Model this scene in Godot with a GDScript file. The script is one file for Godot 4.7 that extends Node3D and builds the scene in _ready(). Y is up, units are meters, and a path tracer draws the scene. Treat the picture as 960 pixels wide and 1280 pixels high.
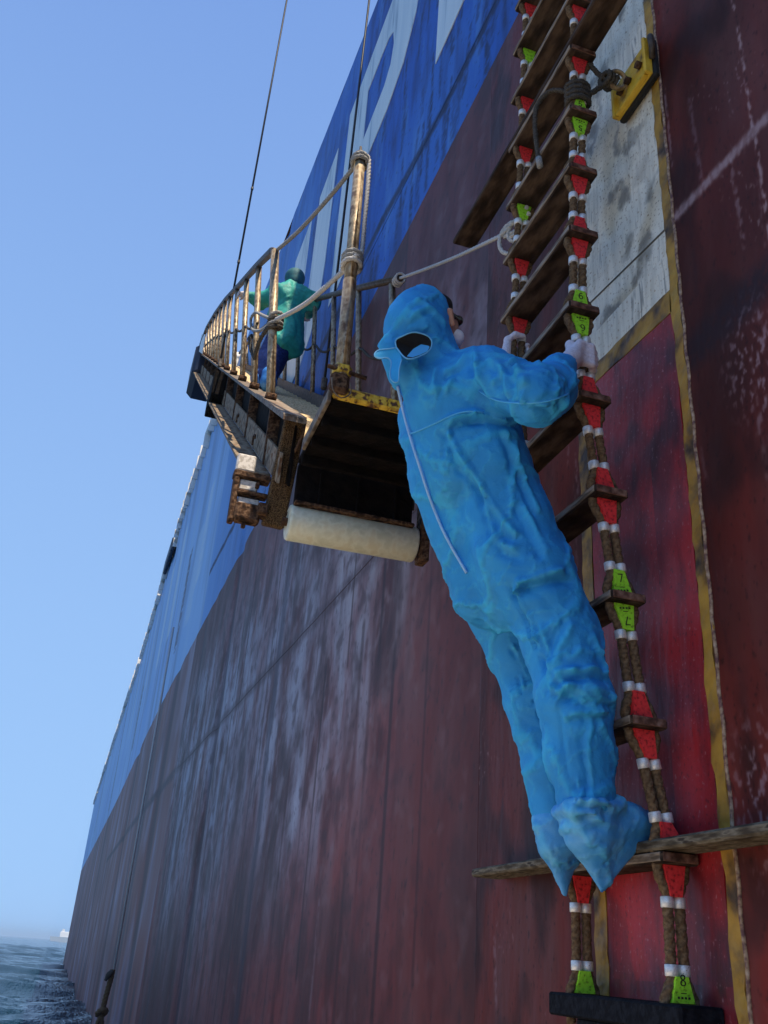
extends Node3D
# Boarding a ship from a pilot boat. World: metres, y up, the ship's side runs along -Z at x = 1.555,
# the eye stands at the origin, the sea lies 2.1 m below it.

const SEA_Y := -2.1
var M := {}
var taken := {}

# ---------------------------------------------------------------- scene helpers
func numbered(called: String) -> String:
	if not taken.has(called):
		taken[called] = 0
		return called
	taken[called] += 1
	return "%s_%03d" % [called, taken[called]]

func thing(called: String, label: String, category: String, at := Vector3.ZERO, group := "") -> Node3D:
	var o := Node3D.new()
	o.name = numbered(called)
	add_child(o)
	o.position = at
	o.set_meta("label", label)
	o.set_meta("category", category)
	if group != "":
		o.set_meta("group", group)
	return o

func part(called: String, mesh: Mesh, m: Material, parent: Node, label := "") -> MeshInstance3D:
	var o := MeshInstance3D.new()
	o.name = called
	o.mesh = mesh
	o.material_override = m
	o.cast_shadow = GeometryInstance3D.SHADOW_CASTING_SETTING_ON
	parent.add_child(o, true)
	if label != "":
		o.set_meta("label", label)
	return o

func local(st_mesh: Mesh) -> Mesh:
	return st_mesh

func begin(smooth := false) -> SurfaceTool:
	var st := SurfaceTool.new()
	st.begin(Mesh.PRIMITIVE_TRIANGLES)
	st.set_smooth_group(0 if smooth else 4294967295)
	return st

func done(st: SurfaceTool) -> ArrayMesh:
	st.generate_normals()
	return st.commit()

func tri(st: SurfaceTool, a: Vector3, b: Vector3, c: Vector3, out: Vector3) -> void:
	# clockwise seen from the side that "out" points to
	if (b - a).cross(c - a).dot(out) > 0.0:
		st.add_vertex(a); st.add_vertex(c); st.add_vertex(b)
	else:
		st.add_vertex(a); st.add_vertex(b); st.add_vertex(c)

func quad(st: SurfaceTool, a: Vector3, b: Vector3, c: Vector3, d: Vector3, out: Vector3) -> void:
	tri(st, a, b, c, out)
	tri(st, a, c, d, out)

# a box with chamfered edges
func bevel_box(st: SurfaceTool, c: Vector3, size: Vector3, b := 0.004, q := Basis()) -> void:
	var h := size * 0.5
	b = minf(b, minf(h.x, minf(h.y, h.z)) * 0.6)
	var axes := [Vector3.RIGHT, Vector3.UP, Vector3.BACK]
	for i in 3:
		var j := (i + 1) % 3
		var k := (i + 2) % 3
		for s in [-1.0, 1.0]:
			var n: Vector3 = axes[i] * s
			var u: Vector3 = axes[j] * (h[j] - b)
			var v: Vector3 = axes[k] * (h[k] - b)
			var o: Vector3 = n * h[i]
			quad(st, c + q * (o - u - v), c + q * (o + u - v), c + q * (o + u + v), c + q * (o - u + v), q * n)
		for sj in [-1.0, 1.0]:
			for sk in [-1.0, 1.0]:
				var ej: Vector3 = axes[j] * sj
				var ek: Vector3 = axes[k] * sk
				var w: Vector3 = axes[i] * (h[i] - b)
				var p1: Vector3 = ej * h[j] + ek * (h[k] - b)
				var p2: Vector3 = ej * (h[j] - b) + ek * h[k]
				quad(st, c + q * (p1 - w), c + q * (p1 + w), c + q * (p2 + w), c + q * (p2 - w), q * (ej + ek))
	for sx in [-1.0, 1.0]:
		for sy in [-1.0, 1.0]:
			for sz in [-1.0, 1.0]:
				var s3 := Vector3(sx, sy, sz)
				var a := Vector3(sx * h.x, sy * (h.y - b), sz * (h.z - b))
				var d := Vector3(sx * (h.x - b), sy * h.y, sz * (h.z - b))
				var e := Vector3(sx * (h.x - b), sy * (h.y - b), sz * h.z)
				tri(st, c + q * a, c + q * d, c + q * e, q * s3)

func box_mesh(c: Vector3, size: Vector3, b := 0.004, q := Basis()) -> ArrayMesh:
	var st := begin()
	bevel_box(st, c, size, b, q)
	return done(st)

# basis whose z axis runs from a to b
func along(a: Vector3, b: Vector3, up := Vector3.UP) -> Basis:
	var z := (b - a).normalized()
	if absf(z.dot(up)) > 0.98:
		up = Vector3.RIGHT
	var x := up.cross(z).normalized()
	return Basis(x, z.cross(x), z)

func bar(st: SurfaceTool, a: Vector3, b: Vector3, w: float, h: float, bev := 0.003, up := Vector3.UP) -> void:
	bevel_box(st, (a + b) * 0.5, Vector3(w, h, a.distance_to(b)), bev, along(a, b, up))

# sweeps a round (or three-stranded) section along pts
func tube(st: SurfaceTool, pts: PackedVector3Array, r, sides := 10, strands := 0, pitch := 0.05, caps := true) -> void:
	var n := pts.size()
	var rings: Array = []
	var x := Vector3.ZERO
	var run := 0.0
	var total := 0.0
	for i in n - 1:
		total += pts[i].distance_to(pts[i + 1])
	var twist := maxf(pitch, 6.5 * total / maxi(n - 1, 1))
	if strands > 0:
		sides = maxi(sides, strands * 4)
		sides -= sides % strands
	for i in n:
		var t := (pts[mini(i + 1, n - 1)] - pts[maxi(i - 1, 0)]).normalized()
		if x == Vector3.ZERO:
			x = along(Vector3.ZERO, t).x
		x = (x - t * x.dot(t)).normalized()
		var y := t.cross(x)
		if i > 0:
			run += pts[i].distance_to(pts[i - 1])
		var ring := PackedVector3Array()
		var rad: float = r if not (r is Array or r is PackedFloat32Array) else r[i]
		for k in sides:
			# the corners of the section follow the strands round
			var a := TAU * k / sides
			var m := 1.0
			if strands > 0:
				m = 0.80 + 0.26 * absf(cos(0.5 * strands * a))
				a += TAU * run / twist
			ring.append(pts[i] + (x * cos(a) + y * sin(a)) * rad * m)
		rings.append(ring)
	for i in n - 1:
		var c := (pts[i] + pts[i + 1]) * 0.5
		for k in sides:
			var k2 := (k + 1) % sides
			var a: Vector3 = rings[i][k]
			quad(st, a, rings[i][k2], rings[i + 1][k2], rings[i + 1][k], (a + rings[i + 1][k2]) * 0.5 - c)
	if caps:
		for e in [0, n - 1]:
			var out := pts[e] - pts[1 if e == 0 else n - 2]
			for k in range(1, sides - 1):
				tri(st, rings[e][0], rings[e][k], rings[e][k + 1], out)

func tube_mesh(pts: PackedVector3Array, r, sides := 10, strands := 0, pitch := 0.05) -> ArrayMesh:
	var st := begin(true)
	tube(st, pts, r, sides, strands, pitch)
	return done(st)

# points every "step" metres along a smooth curve through pts
func curve(pts: Array, step := 0.02) -> PackedVector3Array:
	var c := Curve3D.new()
	c.bake_interval = step
	var n := pts.size()
	for i in n:
		var t: Vector3 = (pts[mini(i + 1, n - 1)] - pts[maxi(i - 1, 0)]) * 0.17
		if i > 0 and i < n - 1:
			var l: float = minf(pts[i].distance_to(pts[i - 1]), pts[i].distance_to(pts[i + 1]))
			t = t.normalized() * minf(t.length(), l * 0.4)
		c.add_point(pts[i], -t, t)
	var length := c.get_baked_length()
	var out := PackedVector3Array()
	var m := maxi(2, int(length / step))
	for i in m + 1:
		out.append(c.sample_baked(length * i / m, true))
	return out

func lathe(st: SurfaceTool, a: Vector3, b: Vector3, prof: Array, sides := 20) -> void:
	# prof: [t along a..b, radius]
	var pts := PackedVector3Array()
	var rad := []
	for p in prof:
		pts.append(a.lerp(b, p[0]) + (b - a).normalized() * 0.00001 * pts.size())
		rad.append(p[1])
	tube(st, pts, rad, sides)

func prism(st: SurfaceTool, poly: PackedVector2Array, front: PackedVector3Array, back: PackedVector3Array) -> void:
	# a flat outline with its corners in space on two sides
	var ids := Geometry2D.triangulate_polygon(poly)
	var ax := front[0] - back[0]
	for i in range(0, ids.size(), 3):
		tri(st, front[ids[i]], front[ids[i + 1]], front[ids[i + 2]], ax)
		tri(st, back[ids[i]], back[ids[i + 1]], back[ids[i + 2]], -ax)
	var cw := Geometry2D.is_polygon_clockwise(poly)
	var up := (front[ids[1]] - front[ids[0]]).cross(front[ids[2]] - front[ids[0]]).dot(ax) > 0.0
	var e2 := (poly[ids[1]] - poly[ids[0]]).cross(poly[ids[2]] - poly[ids[0]]) > 0.0
	var flip := 1.0 if (up == e2) != cw else -1.0
	for i in poly.size():
		var j := (i + 1) % poly.size()
		var ex := (front[j] - front[i]).cross(ax) * flip
		quad(st, front[i], front[j], back[j], back[i], ex)

# ---------------------------------------------------------------- textures
func noise(seed_: int, freq: float, oct := 4, kind := FastNoiseLite.TYPE_SIMPLEX_SMOOTH) -> FastNoiseLite:
	var n := FastNoiseLite.new()
	n.seed = seed_
	n.frequency = freq
	n.noise_type = kind
	n.fractal_octaves = oct
	return n

func noise_tex(seed_: int, freq: float, ramp: Array, size := 256, oct := 4, kind := FastNoiseLite.TYPE_SIMPLEX_SMOOTH) -> NoiseTexture2D:
	var t := NoiseTexture2D.new()
	t.width = size
	t.height = size
	t.seamless = true
	t.noise = noise(seed_, freq, oct, kind)
	var g := Gradient.new()
	var off := PackedFloat32Array()
	var col := PackedColorArray()
	for r in ramp:
		off.append(r[0])
		col.append(r[1])
	g.offsets = off
	g.colors = col
	t.color_ramp = g
	return t

func bump_tex(seed_: int, freq: float, strength := 4.0, size := 256, oct := 4, kind := FastNoiseLite.TYPE_SIMPLEX_SMOOTH) -> NoiseTexture2D:
	var t := NoiseTexture2D.new()
	t.width = size
	t.height = size
	t.seamless = true
	t.noise = noise(seed_, freq, oct, kind)
	t.as_normal_map = true
	t.bump_strength = strength
	return t

func mat(c: Color, rough := 0.7, metal := 0.0) -> StandardMaterial3D:
	var m := StandardMaterial3D.new()
	m.albedo_color = c
	m.roughness = rough
	m.metallic = metal
	return m

func tri_mat(tex: Texture2D, scale: float, rough := 0.7, metal := 0.0, bump: Texture2D = null, bump_scale := 1.0, squash := Vector3.ONE) -> StandardMaterial3D:
	var m := StandardMaterial3D.new()
	m.albedo_texture = tex
	m.uv1_triplanar = true
	m.uv1_world_triplanar = true
	m.uv1_scale = squash * scale
	if rough > 0.7 and metal < 0.15:
		m.metallic_specular = 0.2
	m.roughness = rough
	m.metallic = metal
	if bump:
		m.normal_enabled = true
		m.normal_texture = bump
		m.normal_scale = bump_scale
	return m

func rgb(r: int, g: int, b: int) -> Color:
	return Color(r / 255.0, g / 255.0, b / 255.0)

# grey noise bytes, w x h, made at wn x hn and stretched
func field(w: int, h: int, wn: int, hn: int, seed_: int, freq: float, oct := 4, kind := FastNoiseLite.TYPE_SIMPLEX_SMOOTH) -> PackedByteArray:
	var im := noise(seed_, freq, oct, kind).get_image(wn, hn)
	if wn != w or hn != h:
		im.resize(w, h, Image.INTERPOLATE_CUBIC)
	im.convert(Image.FORMAT_L8)
	return im.get_data()

func ramp_lut(lo: float, hi: float, amount: float) -> PackedFloat32Array:
	var lut := PackedFloat32Array()
	lut.resize(256)
	for i in 256:
		lut[i] = clampf((i - lo) / (hi - lo), 0.0, 1.0) * amount
	return lut

# layers: [colour, amount, noise, lo, hi, (noise2, lo2, hi2)]; later ones lie over earlier ones
func painted(w: int, h: int, base: Color, layers: Array) -> PackedByteArray:
	var n := w * h
	var out := PackedByteArray()
	out.resize(n * 3)
	var rr := PackedFloat32Array(); rr.resize(n); rr.fill(base.r * 255.0)
	var gg := PackedFloat32Array(); gg.resize(n); gg.fill(base.g * 255.0)
	var bb := PackedFloat32Array(); bb.resize(n); bb.fill(base.b * 255.0)
	for L in layers:
		var c: Color = L[0]
		var cr := c.r * 255.0
		var cg := c.g * 255.0
		var cb := c.b * 255.0
		var f: PackedByteArray = L[2]
		var lut := ramp_lut(L[3], L[4], L[1])
		if L.size() > 5:
			var f2: PackedByteArray = L[5]
			var lut2 := ramp_lut(L[6], L[7], 1.0)
			for i in n:
				var a := lut[f[i]] * lut2[f2[i]]
				if a > 0.004:
					rr[i] += (cr - rr[i]) * a
					gg[i] += (cg - gg[i]) * a
					bb[i] += (cb - bb[i]) * a
		else:
			for i in n:
				var a := lut[f[i]]
				if a > 0.004:
					rr[i] += (cr - rr[i]) * a
					gg[i] += (cg - gg[i]) * a
					bb[i] += (cb - bb[i]) * a
	for i in n:
		out[i * 3] = int(clampf(rr[i], 0, 255))
		out[i * 3 + 1] = int(clampf(gg[i], 0, 255))
		out[i * 3 + 2] = int(clampf(bb[i], 0, 255))
	return out

# a soft, broken brush stroke in texture pixels
func stroke(buf: PackedByteArray, w: int, h: int, pts: Array, width: float, c: Color, amount: float, grit: PackedByteArray, lo := 90.0, hi := 170.0) -> void:
	for s in pts.size() - 1:
		var a: Vector2 = pts[s]
		var b: Vector2 = pts[s + 1]
		var x0 := maxi(0, int(minf(a.x, b.x) - width))
		var x1 := mini(w - 1, int(maxf(a.x, b.x) + width))
		var y0 := maxi(0, int(minf(a.y, b.y) - width))
		var y1 := mini(h - 1, int(maxf(a.y, b.y) + width))
		for y in range(y0, y1 + 1):
			for x in range(x0, x1 + 1):
				var p := Vector2(x, y)
				var d := p.distance_to(Geometry2D.get_closest_point_to_segment(p, a, b))
				if d > width:
					continue
				var i := y * w + x
				var k := (1.0 - d / width) * clampf((grit[i] - lo) / (hi - lo), 0.0, 1.0) * amount
				k = minf(k * 1.6, amount)
				buf[i * 3] = int(lerpf(buf[i * 3], c.r * 255.0, k))
				buf[i * 3 + 1] = int(lerpf(buf[i * 3 + 1], c.g * 255.0, k))
				buf[i * 3 + 2] = int(lerpf(buf[i * 3 + 2], c.b * 255.0, k))

func tex_of(w: int, h: int, buf: PackedByteArray) -> ImageTexture:
	return ImageTexture.create_from_image(Image.create_from_data(w, h, false, Image.FORMAT_RGB8, buf))

func normal_of(w: int, h: int, wn: int, hn: int, seed_: int, freq: float, strength: float) -> ImageTexture:
	var im := noise(seed_, freq, 5).get_image(wn, hn)
	im.resize(w, h, Image.INTERPOLATE_CUBIC)
	im.convert(Image.FORMAT_RGBA8)
	im.bump_map_to_normal_map(strength)
	return ImageTexture.create_from_image(im)

func uv_mat(tex: Texture2D, rough := 0.6, bump: Texture2D = null, bump_scale := 1.0, spec := 0.22) -> StandardMaterial3D:
	var m := StandardMaterial3D.new()
	m.metallic_specular = spec
	m.albedo_texture = tex
	m.roughness = rough
	m.texture_repeat = false
	if bump:
		m.normal_enabled = true
		m.normal_texture = bump
		m.normal_scale = bump_scale
	return m

# ---------------------------------------------------------------- smooth bodies (surface nets over joined tapered capsules)
# prims: [a, b, ra, rb]; k: how softly they join
func body(prims: Array, cell: float, k: float, fold := 0) -> ArrayMesh:
	var lo := Vector3.ONE * 1e9
	var hi := -lo
	for p in prims:
		var r: float = maxf(p[2], p[3]) + cell * 3.0
		lo = lo.min(p[0] - Vector3.ONE * r).min(p[1] - Vector3.ONE * r)
		hi = hi.max(p[0] + Vector3.ONE * r).max(p[1] + Vector3.ONE * r)
	const B := 6
	var nb := Vector3i(((hi - lo) / (cell * B)).ceil())
	var n := nb * B + Vector3i.ONE
	var sx := n.y * n.z
	var sy := n.z
	var f := PackedFloat32Array()
	f.resize(n.x * n.y * n.z)
	f.fill(1e6)
	var vid := PackedInt32Array()
	vid.resize(f.size())
	vid.fill(-1)
	var half := cell * B * 0.5
	var reach := half * 1.7321 + cell
	var live: Array[Vector3i] = []
	for bx in nb.x:
		for by in nb.y:
			for bz in nb.z:
				var c := lo + Vector3(bx + 0.5, by + 0.5, bz + 0.5) * (cell * B)
				var near: Array = []
				var dmin := 1e9
				for p in prims:
					var a: Vector3 = p[0]
					var ab: Vector3 = p[1] - a
					var t := clampf((c - a).dot(ab) / maxf(ab.length_squared(), 1e-9), 0.0, 1.0)
					var d: float = (c - a - ab * t).length() - lerpf(p[2], p[3], t)
					dmin = minf(dmin, d)
					if d < reach + k:
						near.append(p)
				if near.is_empty() or dmin > reach + k * 0.5 or dmin < -reach - k:
					continue
				live.append(Vector3i(bx, by, bz) * B)
				for x in B + 1:
					for y in B + 1:
						var row := (bx * B + x) * sx + (by * B + y) * sy + bz * B
						for z in B + 1:
							if f[row + z] < 1e5:
								continue
							var q := lo + Vector3(bx * B + x, by * B + y, bz * B + z) * cell
							var v := 1e3
							for p in near:
								var a: Vector3 = p[0]
								var ab: Vector3 = p[1] - a
								var t := clampf((q - a).dot(ab) / maxf(ab.length_squared(), 1e-9), 0.0, 1.0)
								var d: float = (q - a - ab * t).length() - lerpf(p[2], p[3], t)
								var h := maxf(k - absf(v - d), 0.0) / k
								v = minf(v, d) - h * h * k * 0.25
							f[row + z] = v
	var verts := PackedVector3Array()
	var off := [0, sx, sy, sx + sy, 1, sx + 1, sy + 1, sx + sy + 1]
	var pos := [Vector3(0, 0, 0), Vector3(1, 0, 0), Vector3(0, 1, 0), Vector3(1, 1, 0), Vector3(0, 0, 1), Vector3(1, 0, 1), Vector3(0, 1, 1), Vector3(1, 1, 1)]
	var edges := [[0, 1], [2, 3], [4, 5], [6, 7], [0, 2], [1, 3], [4, 6], [5, 7], [0, 4], [1, 5], [2, 6], [3, 7]]
	var cells := PackedInt32Array()
	for o in live:
		for x in B:
			for y in B:
				for z in B:
					var i := (o.x + x) * sx + (o.y + y) * sy + o.z + z
					var neg := 0
					for j in 8:
						if f[i + off[j]] < 0.0:
							neg += 1
					if neg == 0 or neg == 8:
						continue
					var s := Vector3.ZERO
					var m := 0
					for e in edges:
						var u := f[i + off[e[0]]]
						var w := f[i + off[e[1]]]
						if (u < 0.0) != (w < 0.0):
							s += pos[e[0]].lerp(pos[e[1]], u / (u - w))
							m += 1
					vid[i] = verts.size()
					cells.append(i)
					verts.append(lo + (Vector3(o.x + x, o.y + y, o.z + z) + s / m) * cell)
	var idx := PackedInt32Array()
	for i in cells:
		# edge along x, y, z from this cell's lowest corner
		for ax in 3:
			var d: int = [sx, sy, 1][ax]
			var d1: int = [sy, 1, sx][ax]
			var d2: int = [1, sx, sy][ax]
			if i - d1 - d2 < 0:
				continue
			var u := f[i]
			var w := f[i + d]
			if (u < 0.0) == (w < 0.0):
				continue
			var a := vid[i]
			var b := vid[i - d1]
			var c := vid[i - d1 - d2]
			var e := vid[i - d2]
			if a < 0 or b < 0 or c < 0 or e < 0:
				continue
			if u < 0.0:
				idx.append_array([a, c, b, a, e, c])
			else:
				idx.append_array([a, b, c, a, c, e])
	var norm := soft_normals(verts, idx)
	var tint := PackedColorArray()
	if fold > 0:
		for i in verts.size():
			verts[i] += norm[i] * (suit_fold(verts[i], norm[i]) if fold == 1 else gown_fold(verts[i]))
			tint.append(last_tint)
		norm = soft_normals(verts, idx)
	var arr := []
	arr.resize(Mesh.ARRAY_MAX)
	arr[Mesh.ARRAY_VERTEX] = verts
	arr[Mesh.ARRAY_NORMAL] = norm
	arr[Mesh.ARRAY_INDEX] = idx
	if fold > 0:
		arr[Mesh.ARRAY_COLOR] = tint
	var mesh := ArrayMesh.new()
	mesh.add_surface_from_arrays(Mesh.PRIMITIVE_TRIANGLES, arr)
	return mesh

func soft_normals(verts: PackedVector3Array, idx: PackedInt32Array) -> PackedVector3Array:
	var norm := PackedVector3Array()
	norm.resize(verts.size())
	for i in range(0, idx.size(), 3):
		var g := (verts[idx[i + 2]] - verts[idx[i]]).cross(verts[idx[i + 1]] - verts[idx[i]])
		norm[idx[i]] += g
		norm[idx[i + 1]] += g
		norm[idx[i + 2]] += g
	for i in norm.size():
		norm[i] = norm[i].normalized()
	return norm

# lays guide points on a mesh by moving them along "dir" onto its outermost surface
func snapped_to(mesh: ArrayMesh, guide: PackedVector3Array, dir: Vector3, proud: float) -> PackedVector3Array:
	var arr := mesh.surface_get_arrays(0)
	var v: PackedVector3Array = arr[Mesh.ARRAY_VERTEX]
	var out := PackedVector3Array()
	var lo := guide[0]
	var hi := guide[0]
	for g in guide:
		lo = lo.min(g)
		hi = hi.max(g)
	var near := PackedVector3Array()
	for p in v:
		if p.y > lo.y - 0.3 and p.y < hi.y + 0.3:
			near.append(p)
	for g in guide:
		var best := -1e9
		for p in near:
			var q := p - g
			var t := q.dot(dir)
			if t > best and (q - dir * t).length_squared() < 0.00008:
				best = t
		if best > -1e8:
			out.append(g + dir * (best + proud))
	for pass_ in 2:
		for i in range(1, out.size() - 1):
			out[i] = (out[i - 1] + out[i] * 2.0 + out[i + 1]) * 0.25
	return out

# ---------------------------------------------------------------- the scene
func _ready() -> void:
	var cam := Camera3D.new()
	cam.name = "camera"
	cam.fov = 58.2
	cam.rotation_degrees = Vector3(26.03, -16.49, 4.1)
	cam.near = 0.05
	cam.far = 14000.0
	add_child(cam)

	var env := Environment.new()
	var sky_m := ProceduralSkyMaterial.new()
	sky_m.sky_top_color = rgb(100, 136, 210)
	sky_m.sky_horizon_color = rgb(158, 200, 248)
	sky_m.sky_curve = 0.8
	sky_m.sky_energy_multiplier = 0.92
	sky_m.ground_horizon_color = rgb(110, 150, 180)
	sky_m.ground_bottom_color = rgb(30, 55, 75)
	sky_m.sun_angle_max = 35.0
	var sky := Sky.new()
	sky.sky_material = sky_m
	env.background_mode = Environment.BG_SKY
	env.sky = sky
	env.tonemap_mode = Environment.TONE_MAPPER_LINEAR
	env.tonemap_exposure = 1.3
	env.sdfgi_enabled = true
	env.ssao_enabled = true
	env.ssil_enabled = true
	env.fog_enabled = true
	env.fog_density = 0.0005
	env.fog_light_color = rgb(176, 206, 236)
	var we := WorldEnvironment.new()
	we.name = "world_environment"
	we.environment = env
	add_child(we)

	var sun := DirectionalLight3D.new()
	sun.name = "sun"
	sun.light_color = Color(1.0, 0.93, 0.82)
	sun.light_energy = 1.6
	sun.light_angular_distance = 0.5
	sun.shadow_enabled = true
	add_child(sun)
	sun.look_at_from_position(Vector3(0.115, 1.0, 0.45) * 10.0, Vector3.ZERO, Vector3.RIGHT)

	make_materials()
	make_sea()
	make_ship()
	make_distant_ship()
	make_pilot_boat()
	make_gangway()
	make_pilot_ladder()
	make_rigging()
	make_magnet()
	make_climber()
	make_crewman()

func make_materials() -> void:
	var fine := bump_tex(11, 0.06, 3.0)
	var coarse := bump_tex(12, 0.03, 6.0)
	M.timber = tri_mat(noise_tex(21, 0.02, [[0.2, rgb(38, 31, 27)], [0.5, rgb(58, 47, 40)], [0.8, rgb(82, 68, 58)]]), 3.0, 0.75, 0.0, coarse, 0.5, Vector3(1, 2, 0.35))
	M.old_timber = tri_mat(noise_tex(22, 0.03, [[0.2, rgb(70, 62, 52)], [0.5, rgb(104, 96, 82)], [0.62, rgb(124, 116, 102)], [0.8, rgb(62, 56, 50)]]), 3.0, 0.8, 0.0, coarse, 0.2, Vector3(1, 2, 0.4))
	M.web_steel = tri_mat(noise_tex(48, 0.02, [[0.2, rgb(92, 78, 62)], [0.45, rgb(140, 126, 108)], [0.65, rgb(158, 144, 124)], [0.8, rgb(110, 78, 54)]]), 1.7, 0.75, 0.0, coarse, 0.4)
	M.lit_worn_wood = tri_mat(noise_tex(45, 0.03, [[0.2, rgb(92, 80, 68)], [0.5, rgb(136, 122, 108)], [0.8, rgb(160, 148, 134)]]), 3.0, 0.8, 0.0, coarse, 0.5, Vector3(1, 2, 0.35))
	M.end_wood = tri_mat(noise_tex(46, 0.03, [[0.2, rgb(76, 54, 46)], [0.5, rgb(112, 82, 70)], [0.8, rgb(142, 112, 98)]]), 3.0, 0.8, 0.0, coarse, 0.5)
	M.yellow_paint = tri_mat(noise_tex(47, 0.012, [[0.1, rgb(90, 60, 26)], [0.24, rgb(170, 132, 36)], [0.4, rgb(216, 176, 46)], [0.8, rgb(228, 192, 62)]], 512, 7), 1.6, 0.5, 0.0, coarse, 0.4)
	M.rubber = tri_mat(noise_tex(23, 0.03, [[0.3, rgb(18, 19, 24)], [0.7, rgb(30, 32, 38)]]), 4.0, 0.75, 0.0, fine, 0.4)
	M.manila = tri_mat(noise_tex(24, 0.06, [[0.25, rgb(84, 66, 50)], [0.5, rgb(112, 90, 68)], [0.8, rgb(136, 112, 84)]]), 5.0, 0.9, 0.0, fine, 0.35)
	M.dark_rope = tri_mat(noise_tex(25, 0.06, [[0.3, rgb(60, 58, 56)], [0.7, rgb(96, 92, 86)]]), 9.0, 0.9, 0.0, fine, 1.0)
	M.white_rope = tri_mat(noise_tex(26, 0.06, [[0.3, rgb(168, 168, 170)], [0.7, rgb(214, 214, 212)]]), 9.0, 0.85, 0.0, fine, 0.8)
	M.grey_rope = tri_mat(noise_tex(27, 0.06, [[0.3, rgb(120, 122, 124)], [0.7, rgb(170, 170, 168)]]), 9.0, 0.85, 0.0, fine, 0.8)
	M.wire = mat(rgb(42, 42, 46), 0.5, 0.4)
	M.red_wedge = tri_mat(noise_tex(28, 0.03, [[0.16, rgb(150, 36, 38)], [0.32, rgb(222, 52, 54)], [0.7, rgb(240, 64, 66)]]), 8.0, 0.42)
	M.green_wedge = tri_mat(noise_tex(29, 0.03, [[0.16, rgb(106, 150, 40)], [0.32, rgb(156, 226, 48)], [0.7, rgb(172, 240, 60)]]), 8.0, 0.42)
	M.print = mat(rgb(28, 34, 22), 0.6)
	M.clamp = tri_mat(noise_tex(30, 0.05, [[0.2, rgb(206, 206, 206)], [0.8, rgb(240, 240, 238)]]), 14.0, 0.36, 0.3, fine, 0.4)
	M.rust = tri_mat(noise_tex(31, 0.025, [[0.2, rgb(44, 34, 28)], [0.45, rgb(84, 62, 48)], [0.6, rgb(116, 92, 72)], [0.8, rgb(70, 50, 38)]]), 2.5, 0.8, 0.1, coarse, 0.8)
	M.grit = tri_mat(noise_tex(32, 0.09, [[0.3, rgb(58, 42, 30)], [0.46, rgb(96, 76, 54)], [0.6, rgb(140, 118, 84)], [0.75, rgb(72, 52, 38)]], 256, 3), 3.5, 0.9, 0.0, bump_tex(33, 0.12, 10.0), 1.0)
	M.grey_steel = tri_mat(noise_tex(34, 0.02, [[0.2, rgb(70, 60, 50)], [0.45, rgb(112, 100, 86)], [0.62, rgb(132, 120, 104)], [0.78, rgb(92, 66, 46)]]), 1.7, 0.7, 0.1, coarse, 0.5)
	M.pale_steel = tri_mat(noise_tex(35, 0.02, [[0.2, rgb(112, 96, 80)], [0.5, rgb(156, 144, 128)], [0.75, rgb(108, 80, 56)]]), 1.7, 0.65, 0.1, coarse, 0.5)
	M.galvanised = tri_mat(noise_tex(36, 0.03, [[0.25, rgb(88, 64, 44)], [0.42, rgb(150, 130, 100)], [0.6, rgb(186, 172, 144)], [0.8, rgb(116, 90, 64)]]), 2.6, 0.46, 0.3, coarse, 0.5, Vector3(1, 0.5, 1))
	M.dark_rail = tri_mat(noise_tex(37, 0.03, [[0.2, rgb(58, 50, 44)], [0.7, rgb(98, 88, 78)]]), 2.6, 0.6, 0.2, coarse, 0.5)
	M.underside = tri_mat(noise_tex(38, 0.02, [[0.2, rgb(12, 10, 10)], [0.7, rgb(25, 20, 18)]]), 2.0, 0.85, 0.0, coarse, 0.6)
	M.yellow_rust = tri_mat(noise_tex(39, 0.035, [[0.2, rgb(72, 44, 26)], [0.4, rgb(122, 84, 30)], [0.47, rgb(206, 168, 44)], [0.75, rgb(226, 192, 66)]]), 2.6, 0.6, 0.0, coarse, 0.7)
	M.tread = tri_mat(noise_tex(40, 0.05, [[0.2, rgb(168, 140, 104)], [0.5, rgb(216, 188, 144)], [0.8, rgb(232, 208, 168)]]), 3.0, 0.85, 0.0, coarse, 0.9)
	M.roller = tri_mat(noise_tex(41, 0.02, [[0.2, rgb(196, 200, 180)], [0.5, rgb(218, 222, 204)], [0.8, rgb(206, 204, 180)]]), 2.0, 0.45, 0.0, fine, 0.15)
	M.white_pad = tri_mat(noise_tex(42, 0.03, [[0.2, rgb(176, 168, 158)], [0.6, rgb(222, 216, 208)]]), 4.0, 0.5)
	M.white_paint = tri_mat(noise_tex(43, 0.02, [[0.15, rgb(190, 184, 170)], [0.4, rgb(236, 234, 226)], [0.8, rgb(244, 242, 236)]]), 0.7, 0.45)
	M.deck_paint = tri_mat(noise_tex(44, 0.02, [[0.2, rgb(200, 188, 166)], [0.6, rgb(232, 220, 196)], [0.8, rgb(220, 208, 184)]]), 0.8, 0.7)
	M.black_gap = mat(rgb(16, 14, 14), 0.9)
	M.seam_blue = mat(rgb(38, 66, 120), 0.55)
	M.seam_maroon = mat(rgb(74, 48, 54), 0.55)

# ---------------------------------------------------------------- sea
func swell(x: float, z: float, r: float) -> float:
	var y := 0.0
	for w in WAVES:
		var fade := clampf(1.6 - r * 0.011 / w[0], 0.0, 1.0)
		if fade > 0.0:
			var ph: float = (x * w[1] + z * w[2]) * TAU / w[0] + w[4]
			y += w[3] * fade * (sin(ph) + 0.22 * sin(2.0 * ph + 1.3))
	return y

var WAVES := []

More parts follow.
